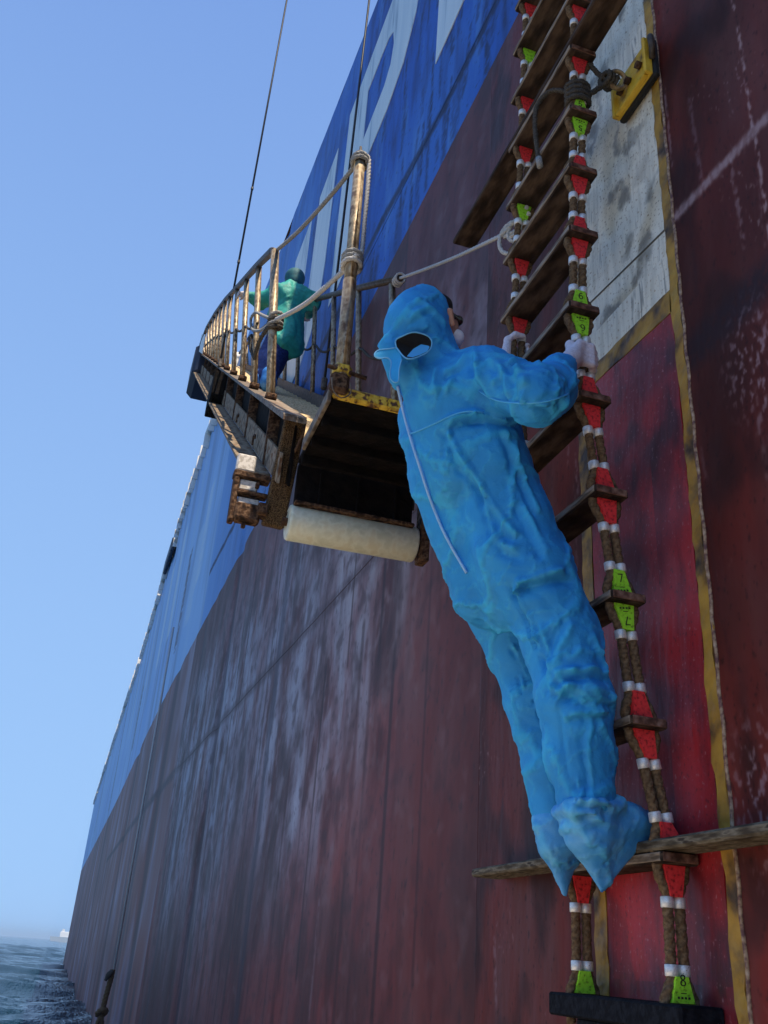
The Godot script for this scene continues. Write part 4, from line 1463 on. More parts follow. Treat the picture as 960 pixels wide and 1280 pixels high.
	part("rope", tube_mesh(curve([Vector3(hx - 0.02, -0.46, -20.56), Vector3(hx - 0.03, -0.62, -20.56), Vector3(hx - 0.06, -0.9, -20.57), Vector3(hx - 0.08, -1.15, -20.57)], 0.03), 0.055, 10, 3, 0.22), M.manila, t)
	part("rope_end", tube_mesh(curve([Vector3(hx - 0.02, -0.48, -20.5), Vector3(hx - 0.09, -0.56, -20.5), Vector3(hx - 0.13, -0.66, -20.5)], 0.03), [0.03, 0.045, 0.05, 0.055, 0.05, 0.04, 0.03, 0.03].slice(0, curve([Vector3(hx - 0.02, -0.48, -20.5), Vector3(hx - 0.09, -0.56, -20.5), Vector3(hx - 0.13, -0.66, -20.5)], 0.03).size()), 9), M.dark_rope, t)
	part("knot", tube_mesh(curve(ring_pts(Vector3(hx - 0.09, -1.2, -20.57), Vector3(0.075, 0.02, 0), Vector3(0, 0.05, 0.06), 0, TAU * 1.6, 22), 0.03), 0.05, 10, 3, 0.2), M.manila, t)
	for k in [-1.0, 1.0]:
		part("rope_tail", tube_mesh(curve([Vector3(hx - 0.09, -1.25, -20.57), Vector3(hx - 0.09 + k * 0.07, -1.5, -20.57), Vector3(hx - 0.1 + k * 0.10, -1.9, -20.55)], 0.03), 0.045, 10, 3, 0.2), M.manila, t)

func make_magnet() -> void:
	# flat holding magnet on the white panel with a rope from it round the ladder
	var c := Vector3(1.545, 3.145, -2.115)
	var t := thing("ladder_magnet", "yellow magnetic pad stuck on the white painted panel beside the rope ladder", "magnet", c)
	part("rubber_base", box_mesh(Vector3(-0.012, 0, 0), Vector3(0.03, 0.20, 0.25), 0.01), mat(rgb(26, 26, 26), 0.7), t)
	var st := begin()
	bevel_box(st, Vector3(-0.033, 0, 0), Vector3(0.012, 0.19, 0.24), 0.004)
	var plate := part("plate", done(st), M.yellow_paint, t)
	for k in [-1.0, 1.0]:
		part("flange", box_mesh(Vector3(-0.048, 0, k * 0.112), Vector3(0.026, 0.19, 0.016), 0.004), M.yellow_paint, plate)
	part("flange", box_mesh(Vector3(-0.046, -0.088, 0), Vector3(0.022, 0.014, 0.20), 0.004), M.yellow_paint, plate)
	for k in [-0.07, -0.015, 0.06]:
		st = begin(true)
		tube(st, PackedVector3Array([Vector3(-0.04, 0.01, k), Vector3(-0.058, 0.01, k), Vector3(-0.06, 0.01, k)]), [0.016, 0.016, 0.006], 6)
		part("bolt", done(st), M.rust, t)
	part("handle", tube_mesh(curve([Vector3(-0.03, 0.07, 0.125), Vector3(-0.05, 0.06, 0.15), Vector3(-0.05, 0.0, 0.155), Vector3(-0.03, -0.02, 0.125)], 0.01), 0.012, 8), M.dark_rail, t)
	part("shackle", tube_mesh(curve(ring_pts(Vector3(-0.085, 0.015, -0.03), Vector3(0.036, 0, 0.0), Vector3(0, 0.034, 0.012), 0, TAU), 0.01), 0.009, 8), M.galvanised, t)
	var l := thing("lashing_rope", "grey rope from the yellow magnet wound round the right side rope of the ladder", "rope")
	var eye := c + Vector3(-0.11, 0.015, -0.05)
	var rp := Vector3(1.307, 3.06, -2.19)
	part("rope", tube_mesh(curve([eye + Vector3(0.03, 0.01, 0.03), eye, eye.lerp(rp, 0.4) + Vector3(0, -0.015, 0), rp + Vector3(0.04, 0.0, 0.01)], 0.015), 0.012, 9, 3, 0.045), M.dark_rope, l)
	part("rope", tube_mesh(curve([eye, eye + Vector3(-0.05, 0.05, -0.01), eye + Vector3(-0.085, 0.125, -0.02), Vector3(1.345, 3.29, -2.2)], 0.015), 0.011, 9, 3, 0.045), M.dark_rope, l)
	for i in 3:
		part("knot", tube_mesh(curve(ring_pts(eye + Vector3(0.01 - i * 0.016, 0.0, 0.005 * i), Vector3(0.0, 0.026, 0.0), Vector3(0.008, 0, 0.026), 0, TAU), 0.01), 0.011, 8, 3, 0.04), M.dark_rope, l)
	for i in 4:
		part("turn", tube_mesh(curve(ring_pts(Vector3(1.308, 3.015 + i * 0.026, -2.19), Vector3(0.045, 0.006, 0), Vector3(0, 0.004, 0.029), 0, TAU), 0.012), 0.0125, 9, 3, 0.045), M.dark_rope, l)
	part("tail", tube_mesh(curve([Vector3(1.27, 3.07, -2.2), Vector3(1.22, 3.10, -2.24), Vector3(1.185, 3.06, -2.285), Vector3(1.18, 2.97, -2.30), Vector3(1.185, 2.87, -2.30), Vector3(1.195, 2.775, -2.30)], 0.012), 0.010, 9, 3, 0.045), M.dark_rope, l)
	part("tail_end", tube_mesh(PackedVector3Array([Vector3(1.194, 2.79, -2.30), Vector3(1.199, 2.745, -2.30)]), 0.012, 9), M.grey_rope, l)

# ---------------------------------------------------------------- people
var crumple: FastNoiseLite
var crumple2: FastNoiseLite
var warp: FastNoiseLite
var folds := []
var broad: FastNoiseLite
var lines: FastNoiseLite
var last_tint := Color.WHITE
var creases := []
const VIEW := Vector3(-0.317, -0.5, 0.806)

func crease(x: float) -> float:
	return pow(absf(sin(PI * x)), 0.7) - 0.62

func suit_fold(p: Vector3, nn: Vector3) -> float:
	# crumpled thin cloth: broad hollows, sharp ridges tinted paler
	var b := broad.get_noise_3dv(p)
	var d := b * 0.009 - 0.004
	var r1 := crumple2.get_noise_3dv(p)
	var r2 := lines.get_noise_3dv(p)
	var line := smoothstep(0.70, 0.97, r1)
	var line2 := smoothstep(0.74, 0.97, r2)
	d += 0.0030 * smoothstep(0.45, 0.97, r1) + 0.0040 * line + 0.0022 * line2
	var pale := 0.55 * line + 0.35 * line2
	var w := warp.get_noise_3dv(p)
	for f in folds:
		var q: Vector3 = p - f[0]
		var r: float = f[2]
		var l := q.length_squared() / (r * r)
		if l < 2.2:
			d += f[4] * 0.28 * (1.0 - l / 2.2) * crease(q.dot(f[1]) / f[3] + w * 1.2)
	# single folds: a ridge with a hollow at one side
	var pw := p + Vector3(w, -w, w * 0.5) * 0.012
	for c in creases:
		var a: Vector3 = c[0]
		var ab: Vector3 = c[1] - a
		var t := clampf((pw - a).dot(ab) / ab.length_squared(), 0.0, 1.0)
		var q := pw - a - ab * t
		if q.length_squared() > 0.0121:
			continue
		var flat := q - nn * q.dot(nn)
		var wd: float = c[2]
		var e := flat.dot(ab.cross(nn).normalized())
		var over := flat.length()
		if over > wd * 4.0:
			continue
		var u := e / wd
		var endfade := clampf(1.0 - (over - absf(e)) / wd, 0.0, 1.0)
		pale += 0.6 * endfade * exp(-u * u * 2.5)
		d += c[3] * 1.35 * endfade * (exp(-u * u * 1.4) - 0.75 * exp(-(u - 1.7) * (u - 1.7) * 0.8))
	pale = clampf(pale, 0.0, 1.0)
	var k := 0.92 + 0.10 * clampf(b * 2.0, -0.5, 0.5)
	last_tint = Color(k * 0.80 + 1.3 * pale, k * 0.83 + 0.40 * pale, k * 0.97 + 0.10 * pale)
	return d

func gown_fold(p: Vector3) -> float:
	last_tint = Color.WHITE
	return 0.03 * smoothstep(0.2, 0.97, crumple2.get_noise_3dv(p * Vector3(0.9, 0.45, 0.9))) + 0.02 * broad.get_noise_3dv(p * 0.6) - 0.012

func make_climber() -> void:
	crumple = noise(301, 5.2, 2, FastNoiseLite.TYPE_CELLULAR)
	crumple.cellular_return_type = FastNoiseLite.RETURN_DISTANCE2_SUB
	crumple.domain_warp_enabled = true
	crumple.domain_warp_amplitude = 0.06
	crumple.domain_warp_frequency = 7.0
	broad = noise(304, 4.6, 2)
	lines = noise(306, 8.5, 1)
	lines.fractal_type = FastNoiseLite.FRACTAL_RIDGED
	lines.domain_warp_enabled = true
	lines.domain_warp_amplitude = 0.05
	lines.domain_warp_frequency = 4.0
	crumple2 = noise(302, 3.6, 1)
	crumple2.fractal_type = FastNoiseLite.FRACTAL_RIDGED
	crumple2.domain_warp_enabled = true
	crumple2.domain_warp_amplitude = 0.05
	crumple2.domain_warp_frequency = 5.0
	warp = noise(303, 6.0, 2)
	folds = [
		[Vector3(1.235, 0.70, -2.16), Vector3(0.35, 0.93, 0.1), 0.13, 0.055, 0.013],
		[Vector3(1.19, 0.70, -2.36), Vector3(0.25, 0.95, 0.1), 0.13, 0.05, 0.012],
		[Vector3(1.285, 0.42, -2.2), Vector3(0.1, 1, 0), 0.09, 0.036, 0.010],
		[Vector3(1.27, 0.41, -2.36), Vector3(-0.1, 1, 0), 0.09, 0.034, 0.010],
		[Vector3(1.08, 0.96, -2.2), Vector3(0.55, 0.8, 0.2), 0.16, 0.065, 0.013],
		[Vector3(0.93, 1.12, -2.22), Vector3(0.85, 0.35, 0.3), 0.2, 0.085, 0.009],
		[Vector3(1.02, 1.28, -2.14), Vector3(0.9, 0.3, 0.1), 0.2, 0.07, 0.009],
		[Vector3(0.80, 1.5, -2.13), Vector3(0.95, 0.25, 0.2), 0.14, 0.06, 0.007],
		[Vector3(0.95, 1.50, -2.06), Vector3(0.6, 0.75, 0.1), 0.12, 0.048, 0.012],
		[Vector3(1.02, 1.47, -1.93), Vector3(0.8, 0.5, -0.3), 0.12, 0.045, 0.011],
		[Vector3(1.10, 1.60, -2.04), Vector3(0.6, 0.75, -0.3), 0.10, 0.036, 0.008],
		[Vector3(0.90, 1.63, -2.08), Vector3(0.75, 0.6, 0.1), 0.11, 0.055, 0.009],
		[Vector3(1.18, 0.84, -2.2), Vector3(0.8, 0.5, 0.2), 0.14, 0.07, 0.008],
		[Vector3(1.30, 0.55, -2.19), Vector3(0.95, 0.2, 0.2), 0.14, 0.05, 0.006],
		[Vector3(0.73, 1.80, -2.12), Vector3(0.5, 0.8, 0.3), 0.12, 0.045, 0.007],
	]
	creases = [
		[Vector3(0.778, 1.403, -2.140), Vector3(0.884, 1.460, -2.140), 0.013, 0.0130],
		[Vector3(0.884, 1.460, -2.140), Vector3(0.996, 1.479, -2.140), 0.013, 0.0130],
		[Vector3(0.805, 1.381, -2.140), Vector3(0.908, 1.217, -2.140), 0.014, 0.0120],
		[Vector3(0.908, 1.217, -2.140), Vector3(1.015, 1.113, -2.140), 0.014, 0.0120],
		[Vector3(0.854, 1.260, -2.140), Vector3(0.918, 1.128, -2.140), 0.012, 0.0090],
		[Vector3(0.918, 1.128, -2.140), Vector3(0.980, 1.070, -2.140), 0.012, 0.0090],
		[Vector3(0.977, 1.424, -2.140), Vector3(1.052, 1.287, -2.140), 0.010, 0.0080],
		[Vector3(1.052, 1.287, -2.140), Vector3(1.088, 1.192, -2.140), 0.010, 0.0080],
		[Vector3(1.015, 1.394, -2.140), Vector3(1.020, 1.261, -2.140), 0.009, 0.0060],
		[Vector3(0.723, 1.266, -2.140), Vector3(0.805, 1.381, -2.140), 0.012, 0.0080],
		[Vector3(1.051, 1.184, -2.140), Vector3(1.104, 1.060, -2.140), 0.012, 0.0100],
		[Vector3(0.773, 1.098, -2.140), Vector3(0.862, 0.978, -2.140), 0.014, 0.0100],
		[Vector3(0.948, 0.902, -2.140), Vector3(1.016, 0.956, -2.140), 0.014, 0.0140],
		[Vector3(1.016, 0.956, -2.140), Vector3(1.139, 1.005, -2.140), 0.014, 0.0140],
		[Vector3(0.965, 0.905, -2.140), Vector3(1.016, 0.792, -2.140), 0.014, 0.0120],
		[Vector3(0.831, 0.914, -2.140), Vector3(0.965, 0.897, -2.140), 0.013, 0.0120],
		[Vector3(0.902, 1.072, -2.140), Vector3(1.016, 1.060, -2.140), 0.014, 0.0090],
		[Vector3(0.781, 1.318, -2.140), Vector3(0.737, 1.143, -2.140), 0.011, 0.0060],
		[Vector3(0.845, 1.664, -2.060), Vector3(0.865, 1.577, -2.060), 0.012, 0.0100],
		[Vector3(0.865, 1.577, -2.060), Vector3(0.894, 1.485, -2.060), 0.012, 0.0100],
		[Vector3(0.884, 1.584, -2.000), Vector3(0.948, 1.473, -2.000), 0.011, 0.0100],
		[Vector3(0.928, 1.560, -1.960), Vector3(0.964, 1.482, -1.960), 0.012, 0.0110],
		[Vector3(0.964, 1.482, -1.960), Vector3(0.938, 1.398, -1.960), 0.012, 0.0110],
		[Vector3(1.006, 1.558, -1.970), Vector3(1.050, 1.462, -1.970), 0.011, 0.0090],
		[Vector3(0.859, 1.490, -2.020), Vector3(0.957, 1.567, -2.020), 0.012, 0.0080],
		[Vector3(0.847, 1.357, -1.930), Vector3(0.915, 1.365, -1.930), 0.010, 0.0090],
		[Vector3(0.915, 1.365, -1.930), Vector3(1.019, 1.402, -1.930), 0.010, 0.0090],
		[Vector3(0.782, 1.580, -2.100), Vector3(0.872, 1.636, -2.100), 0.012, 0.0070],
		[Vector3(0.743, 1.612, -2.120), Vector3(0.741, 1.451, -2.120), 0.010, 0.0060],
		[Vector3(0.805, 1.552, -2.110), Vector3(0.764, 1.441, -2.110), 0.010, 0.0060],
		[Vector3(1.094, 1.653, -2.030), Vector3(1.140, 1.573, -2.030), 0.010, 0.0080],
		[Vector3(0.622, 1.720, -2.130), Vector3(0.711, 1.791, -2.130), 0.010, 0.0060],
		[Vector3(0.615, 1.648, -2.120), Vector3(0.720, 1.721, -2.120), 0.010, 0.0070],
		[Vector3(0.695, 1.815, -2.140), Vector3(0.782, 1.765, -2.140), 0.010, 0.0060],
		[Vector3(1.011, 0.825, -2.140), Vector3(1.080, 0.752, -2.140), 0.013, 0.0110],
		[Vector3(1.080, 0.752, -2.140), Vector3(1.108, 0.684, -2.140), 0.013, 0.0110],
		[Vector3(1.070, 0.705, -2.140), Vector3(1.188, 0.732, -2.140), 0.012, 0.0120],
		[Vector3(1.188, 0.732, -2.140), Vector3(1.279, 0.737, -2.140), 0.012, 0.0120],
		[Vector3(1.050, 0.757, -2.140), Vector3(1.255, 0.651, -2.140), 0.011, 0.0080],
		[Vector3(1.098, 0.638, -2.140), Vector3(1.187, 0.687, -2.140), 0.012, 0.0120],
		[Vector3(1.187, 0.687, -2.140), Vector3(1.296, 0.675, -2.140), 0.012, 0.0120],
		[Vector3(1.117, 0.605, -2.140), Vector3(1.285, 0.646, -2.140), 0.010, 0.0080],
		[Vector3(1.146, 0.601, -2.140), Vector3(1.156, 0.408, -2.140), 0.010, 0.0070],
		[Vector3(1.234, 0.613, -2.140), Vector3(1.246, 0.418, -2.140), 0.009, 0.0050],
		[Vector3(1.122, 0.372, -2.140), Vector3(1.207, 0.414, -2.140), 0.012, 0.0100],
		[Vector3(1.207, 0.414, -2.140), Vector3(1.293, 0.398, -2.140), 0.012, 0.0100],
		[Vector3(1.140, 0.342, -2.140), Vector3(1.281, 0.356, -2.140), 0.011, 0.0100],
		[Vector3(1.115, 0.494, -2.140), Vector3(1.180, 0.443, -2.140), 0.010, 0.0060],
		[Vector3(1.181, 0.853, -2.140), Vector3(1.119, 0.749, -2.140), 0.012, 0.0080],
		[Vector3(1.242, 0.835, -2.140), Vector3(1.290, 0.757, -2.140), 0.011, 0.0070],
		[Vector3(1.080, 0.836, -2.140), Vector3(1.100, 0.774, -2.140), 0.010, 0.0060],
		[Vector3(1.061, 0.835, -2.380), Vector3(1.136, 0.756, -2.380), 0.012, 0.0100],
		[Vector3(1.115, 0.704, -2.380), Vector3(1.211, 0.728, -2.380), 0.012, 0.0110],
		[Vector3(1.115, 0.646, -2.380), Vector3(1.221, 0.690, -2.380), 0.011, 0.0090],
		[Vector3(1.177, 0.442, -2.380), Vector3(1.238, 0.412, -2.380), 0.011, 0.0090],
		[Vector3(1.197, 0.373, -2.380), Vector3(1.257, 0.344, -2.380), 0.010, 0.0080],
		[Vector3(1.147, 0.603, -2.380), Vector3(1.188, 0.497, -2.380), 0.010, 0.0060],
		[Vector3(1.028, 0.891, -2.380), Vector3(1.125, 0.855, -2.380), 0.012, 0.0090],
	]
	var t := thing("person", "person in a hooded blue disposable coverall leaning back on the rope ladder", "person")
	var suit := tri_mat(noise_tex(310, 0.008, [[0.2, rgb(54, 168, 232)], [0.45, rgb(60, 178, 240)], [0.8, rgb(66, 186, 244)]], 512), 2.2, 0.62, 0.0, crumple_bump(), 0.5)
	suit.metallic_specular = 0.35
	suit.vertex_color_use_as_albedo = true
	suit.backlight_enabled = true
	suit.backlight = rgb(44, 100, 140)
	var V := [
		# torso
		[Vector3(0.940, 1.553, -2.20), Vector3(0.989, 1.364, -2.25), 0.105, 0.120],
		[Vector3(0.860, 1.601, -2.42), Vector3(0.913, 1.393, -2.40), 0.115, 0.120],
		[Vector3(0.840, 1.560, -2.24), Vector3(0.930, 1.370, -2.30), 0.135, 0.135],
		[Vector3(0.989, 1.364, -2.25), Vector3(1.058, 1.214, -2.27), 0.120, 0.130],
		[Vector3(0.913, 1.393, -2.40), Vector3(0.998, 1.233, -2.41), 0.120, 0.130],
		[Vector3(1.058, 1.214, -2.27), Vector3(1.130, 1.040, -2.25), 0.130, 0.122],
		[Vector3(0.998, 1.233, -2.41), Vector3(1.066, 1.047, -2.42), 0.130, 0.122],
		[Vector3(1.07, 1.10, -2.26), Vector3(1.10, 0.99, -2.32), 0.125, 0.10],
		# legs
		[Vector3(1.117, 1.028, -2.225), Vector3(1.212, 0.851, -2.235), 0.122, 0.108],
		[Vector3(1.212, 0.851, -2.235), Vector3(1.240, 0.694, -2.215), 0.108, 0.106],
		[Vector3(1.240, 0.694, -2.215), Vector3(1.268, 0.525, -2.245), 0.106, 0.090],
		[Vector3(1.268, 0.525, -2.245), Vector3(1.280, 0.396, -2.245), 0.090, 0.078],
		[Vector3(1.114, 1.095, -2.530), Vector3(1.221, 0.913, -2.530), 0.122, 0.100],
		[Vector3(1.221, 0.913, -2.530), Vector3(1.278, 0.755, -2.530), 0.100, 0.092],
		[Vector3(1.278, 0.755, -2.530), Vector3(1.326, 0.544, -2.530), 0.092, 0.078],
		[Vector3(1.326, 0.544, -2.530), Vector3(1.350, 0.408, -2.540), 0.078, 0.066],
		# shoulders and arms
		[Vector3(0.846, 1.640, -2.28), Vector3(0.925, 1.595, -2.13), 0.105, 0.092],
		[Vector3(0.846, 1.640, -2.32), Vector3(0.885, 1.735, -2.48), 0.105, 0.095],
		[Vector3(0.925, 1.595, -2.13), Vector3(1.020, 1.478, -1.99), 0.095, 0.082],
		[Vector3(1.020, 1.478, -1.99), Vector3(1.090, 1.545, -2.04), 0.084, 0.076],
		[Vector3(1.090, 1.545, -2.04), Vector3(1.150, 1.665, -2.095), 0.076, 0.052],
		[Vector3(1.150, 1.665, -2.095), Vector3(1.178, 1.702, -2.11), 0.052, 0.040],
		[Vector3(0.885, 1.735, -2.48), Vector3(1.080, 1.860, -2.60), 0.095, 0.075],
		[Vector3(1.080, 1.860, -2.60), Vector3(1.190, 2.060, -2.655), 0.075, 0.045],
		# neck and hood
		[Vector3(0.769, 1.723, -2.25), Vector3(0.846, 1.660, -2.28), 0.086, 0.10],
		[Vector3(0.722, 1.785, -2.222), Vector3(0.731, 1.835, -2.222), 0.100, 0.097],
		[Vector3(0.722, 1.785, -2.222), Vector3(0.765, 1.725, -2.24), 0.098, 0.088],
		[Vector3(0.650, 1.69, -2.22), Vector3(0.70, 1.62, -2.24), 0.045, 0.06],
	]
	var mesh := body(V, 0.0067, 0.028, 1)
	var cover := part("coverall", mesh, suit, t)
	# pale zip strip, seams
	var strip := tri_mat(noise_tex(311, 0.05, [[0.2, rgb(166, 220, 252)], [0.8, rgb(186, 230, 254)]]), 6.0, 0.5)
	strip.backlight_enabled = true
	strip.backlight = rgb(120, 170, 210)
	var zip := snapped_to(mesh, curve([Vector3(0.646, 1.519, -2.16), Vector3(0.665, 1.436, -2.16), Vector3(0.692, 1.354, -2.16), Vector3(0.721, 1.277, -2.16), Vector3(0.772, 1.168, -2.18), Vector3(0.819, 1.094, -2.20), Vector3(0.860, 1.026, -2.20), Vector3(0.905, 0.962, -2.20)], 0.02), VIEW, 0.002)
	part("zip", tube_mesh(zip, 0.0045, 8), strip, cover, "pale zip down the back")
	var pale := mat(rgb(104, 184, 234), 0.5)
	var seam := mat(rgb(72, 174, 236), 0.55)
	for g in [
		[Vector3(0.686, 1.358, -2.150), Vector3(0.724, 1.372, -2.130), Vector3(0.756, 1.385, -2.100), Vector3(0.804, 1.421, -2.100), Vector3(0.852, 1.447, -2.100), Vector3(0.903, 1.455, -2.100)],
		[Vector3(0.838, 1.447, -1.980), Vector3(0.877, 1.411, -1.960), Vector3(0.943, 1.397, -1.930), Vector3(1.021, 1.421, -1.930), Vector3(1.106, 1.495, -1.980)],
	]:
		part("seam", tube_mesh(snapped_to(mesh, curve(g, 0.02), VIEW, -0.0006), 0.0026, 6), seam, cover)
	# the gap at the back of the hood: its shade is a black sheet, pale rim, a flap of cloth standing out
	var rim := [Vector3(0.638, 1.642, -2.150), Vector3(0.635, 1.667, -2.150), Vector3(0.650, 1.676, -2.135), Vector3(0.678, 1.691, -2.125), Vector3(0.710, 1.691, -2.120), Vector3(0.733, 1.682, -2.120), Vector3(0.739, 1.660, -2.120), Vector3(0.730, 1.634, -2.120), Vector3(0.705, 1.610, -2.120), Vector3(0.682, 1.594, -2.120), Vector3(0.664, 1.593, -2.125), Vector3(0.654, 1.608, -2.135)]
	var st := begin()
	var c := Vector3(0.693, 1.648, -2.146)
	for i in rim.size():
		tri(st, rim[i], rim[(i + 1) % rim.size()], c, Vector3(-0.3, 0, 1))
	part("hood_gap_shade", done(st), mat(rgb(8, 10, 14), 0.9), cover, "black sheet painted as the shade in the gap behind the neck")
	# the far lip of the collar seen through the gap
	var lip := [Vector3(0.665, 1.602, -2.130), Vector3(0.687, 1.641, -2.135), Vector3(0.711, 1.665, -2.135), Vector3(0.735, 1.677, -2.130), Vector3(0.735, 1.654, -2.122), Vector3(0.726, 1.634, -2.122), Vector3(0.704, 1.615, -2.122), Vector3(0.683, 1.602, -2.124)]
	st = begin(true)
	for i in range(1, lip.size() - 1):
		tri(st, lip[0], lip[i], lip[i + 1], Vector3(-0.3, 0, 1))
	part("collar_lip", done(st), seam, cover)
	var closed := rim.duplicate()
	closed.append(rim[0])
	part("rim", tube_mesh(curve(closed, 0.006), 0.0023, 8), pale, cover)
	var flap := [Vector3(0.648, 1.649, -2.155), Vector3(0.618, 1.637, -2.160), Vector3(0.589, 1.630, -2.170), Vector3(0.578, 1.609, -2.170), Vector3(0.594, 1.602, -2.170), Vector3(0.617, 1.608, -2.165), Vector3(0.629, 1.591, -2.160), Vector3(0.625, 1.547, -2.150), Vector3(0.626, 1.518, -2.140), Vector3(0.638, 1.507, -2.135), Vector3(0.646, 1.512, -2.130), Vector3(0.646, 1.551, -2.130), Vector3(0.651, 1.587, -2.130)]
	st = begin(true)
	for tr in [[0, 1, 5], [1, 2, 4], [2, 3, 4], [1, 4, 5], [0, 5, 6], [0, 6, 12], [6, 7, 12], [7, 11, 12], [7, 8, 11], [8, 9, 10], [8, 10, 11]]:
		for z in [0.0, -0.004]:
			var o := Vector3(0, 0, z)
			tri(st, flap[tr[0]] + o, flap[tr[1]] + o, flap[tr[2]] + o, Vector3(0, 0, 1 if z == 0.0 else -1))
	part("flap", done(st), suit, cover, "cloth flap sticking out below the hood")
	part("rim", tube_mesh(curve(flap, 0.006), 0.0023, 8), pale, cover)
	# head inside the hood, turned up and away to the right
	var skin := tri_mat(noise_tex(312, 0.03, [[0.3, rgb(176, 128, 104)], [0.7, rgb(196, 148, 122)]]), 8.0, 0.6)
	var hc := Vector3(0.772, 1.818, -2.235)
	var face := Vector3(0.78, 0.42, -0.46).normalized()
	var upv := (Vector3.UP - face * face.y).normalized()
	var side := face.cross(upv)
	var hm := body([
		[hc, hc + face * 0.025, 0.082, 0.074],
		[hc + face * 0.03 - upv * 0.05, hc + face * 0.055 - upv * 0.085, 0.05, 0.034],
		[hc + face * 0.085 - upv * 0.005, hc + face * 0.105 - upv * 0.03, 0.011, 0.015],
		[hc + face * 0.07 + upv * 0.025 - side * 0.03, hc + face * 0.07 + upv * 0.025 + side * 0.03, 0.02, 0.02],
	], 0.005, 0.02)
	var head := part("head", hm, skin, t)
	for k in [-1.0, 1.0]:
		var ec: Vector3 = hc + side * 0.083 * k - face * 0.005 - upv * 0.005
		part("ear", body([[ec + upv * 0.022, ec - upv * 0.018, 0.012, 0.009]], 0.004, 0.01), skin, head)
		part("eye", body([[hc + face * 0.083 + upv * 0.008 + side * 0.03 * k, hc + face * 0.083 + upv * 0.008 + side * 0.034 * k, 0.011, 0.011]], 0.004, 0.01), mat(rgb(220, 216, 210), 0.3), head)
	part("hair", body([[hc + face * 0.05 + upv * 0.065 - side * 0.03, hc + face * 0.05 + upv * 0.065 + side * 0.03, 0.03, 0.03], [hc + upv * 0.05 - face * 0.01, hc + upv * 0.06 + face * 0.03, 0.06, 0.055]], 0.006, 0.03), mat(rgb(20, 17, 16), 0.7), head)
	part("glasses", body([[hc + face * 0.080 + upv * 0.012 - side * 0.05, hc + face * 0.088 + upv * 0.012 + side * 0.05, 0.016, 0.016], [hc + face * 0.088 + upv * 0.012 + side * 0.05, hc + side * 0.085 + upv * 0.008, 0.014, 0.007], [hc + face * 0.088 + upv * 0.012 - side * 0.05, hc - side * 0.085 + upv * 0.008, 0.014, 0.007]], 0.005, 0.01), mat(rgb(16, 16, 20), 0.25), head)
	part("mask", body([[hc + face * 0.075 - upv * 0.055, hc + face * 0.095 - upv * 0.035, 0.042, 0.03], [hc + face * 0.05 - upv * 0.05 - side * 0.05, hc + face * 0.05 - upv * 0.05 + side * 0.05, 0.028, 0.028]], 0.005, 0.02), mat(rgb(226, 228, 232), 0.7), head)
	# gloved hands closed round the ropes
	var glove := tri_mat(noise_tex(313, 0.05, [[0.3, rgb(206, 196, 206)], [0.7, rgb(228, 220, 228)]]), 6.0, 0.55, 0.0, bump_tex(314, 0.06, 4.0), 0.5)
	part("glove", hand(Vector3(1.277, 1.800, -2.19), Vector3(1.176, 1.700, -2.108), 1.0), glove, t)
	part("glove", hand(Vector3(1.281, 2.155, -2.665), Vector3(1.186, 2.052, -2.655), -1.0), glove, t)
	# bag-like shoe covers, gathered at the ankle and hanging off the heel
	var sc := tri_mat(noise_tex(315, 0.03, [[0.2, rgb(74, 178, 238)], [0.5, rgb(88, 188, 242)], [0.8, rgb(108, 198, 244)]]), 3.0, 0.55, 0.0, crumple_bump(), 0.5)
	sc.vertex_color_use_as_albedo = true
	sc.backlight_enabled = true
	sc.backlight = rgb(40, 80, 105)
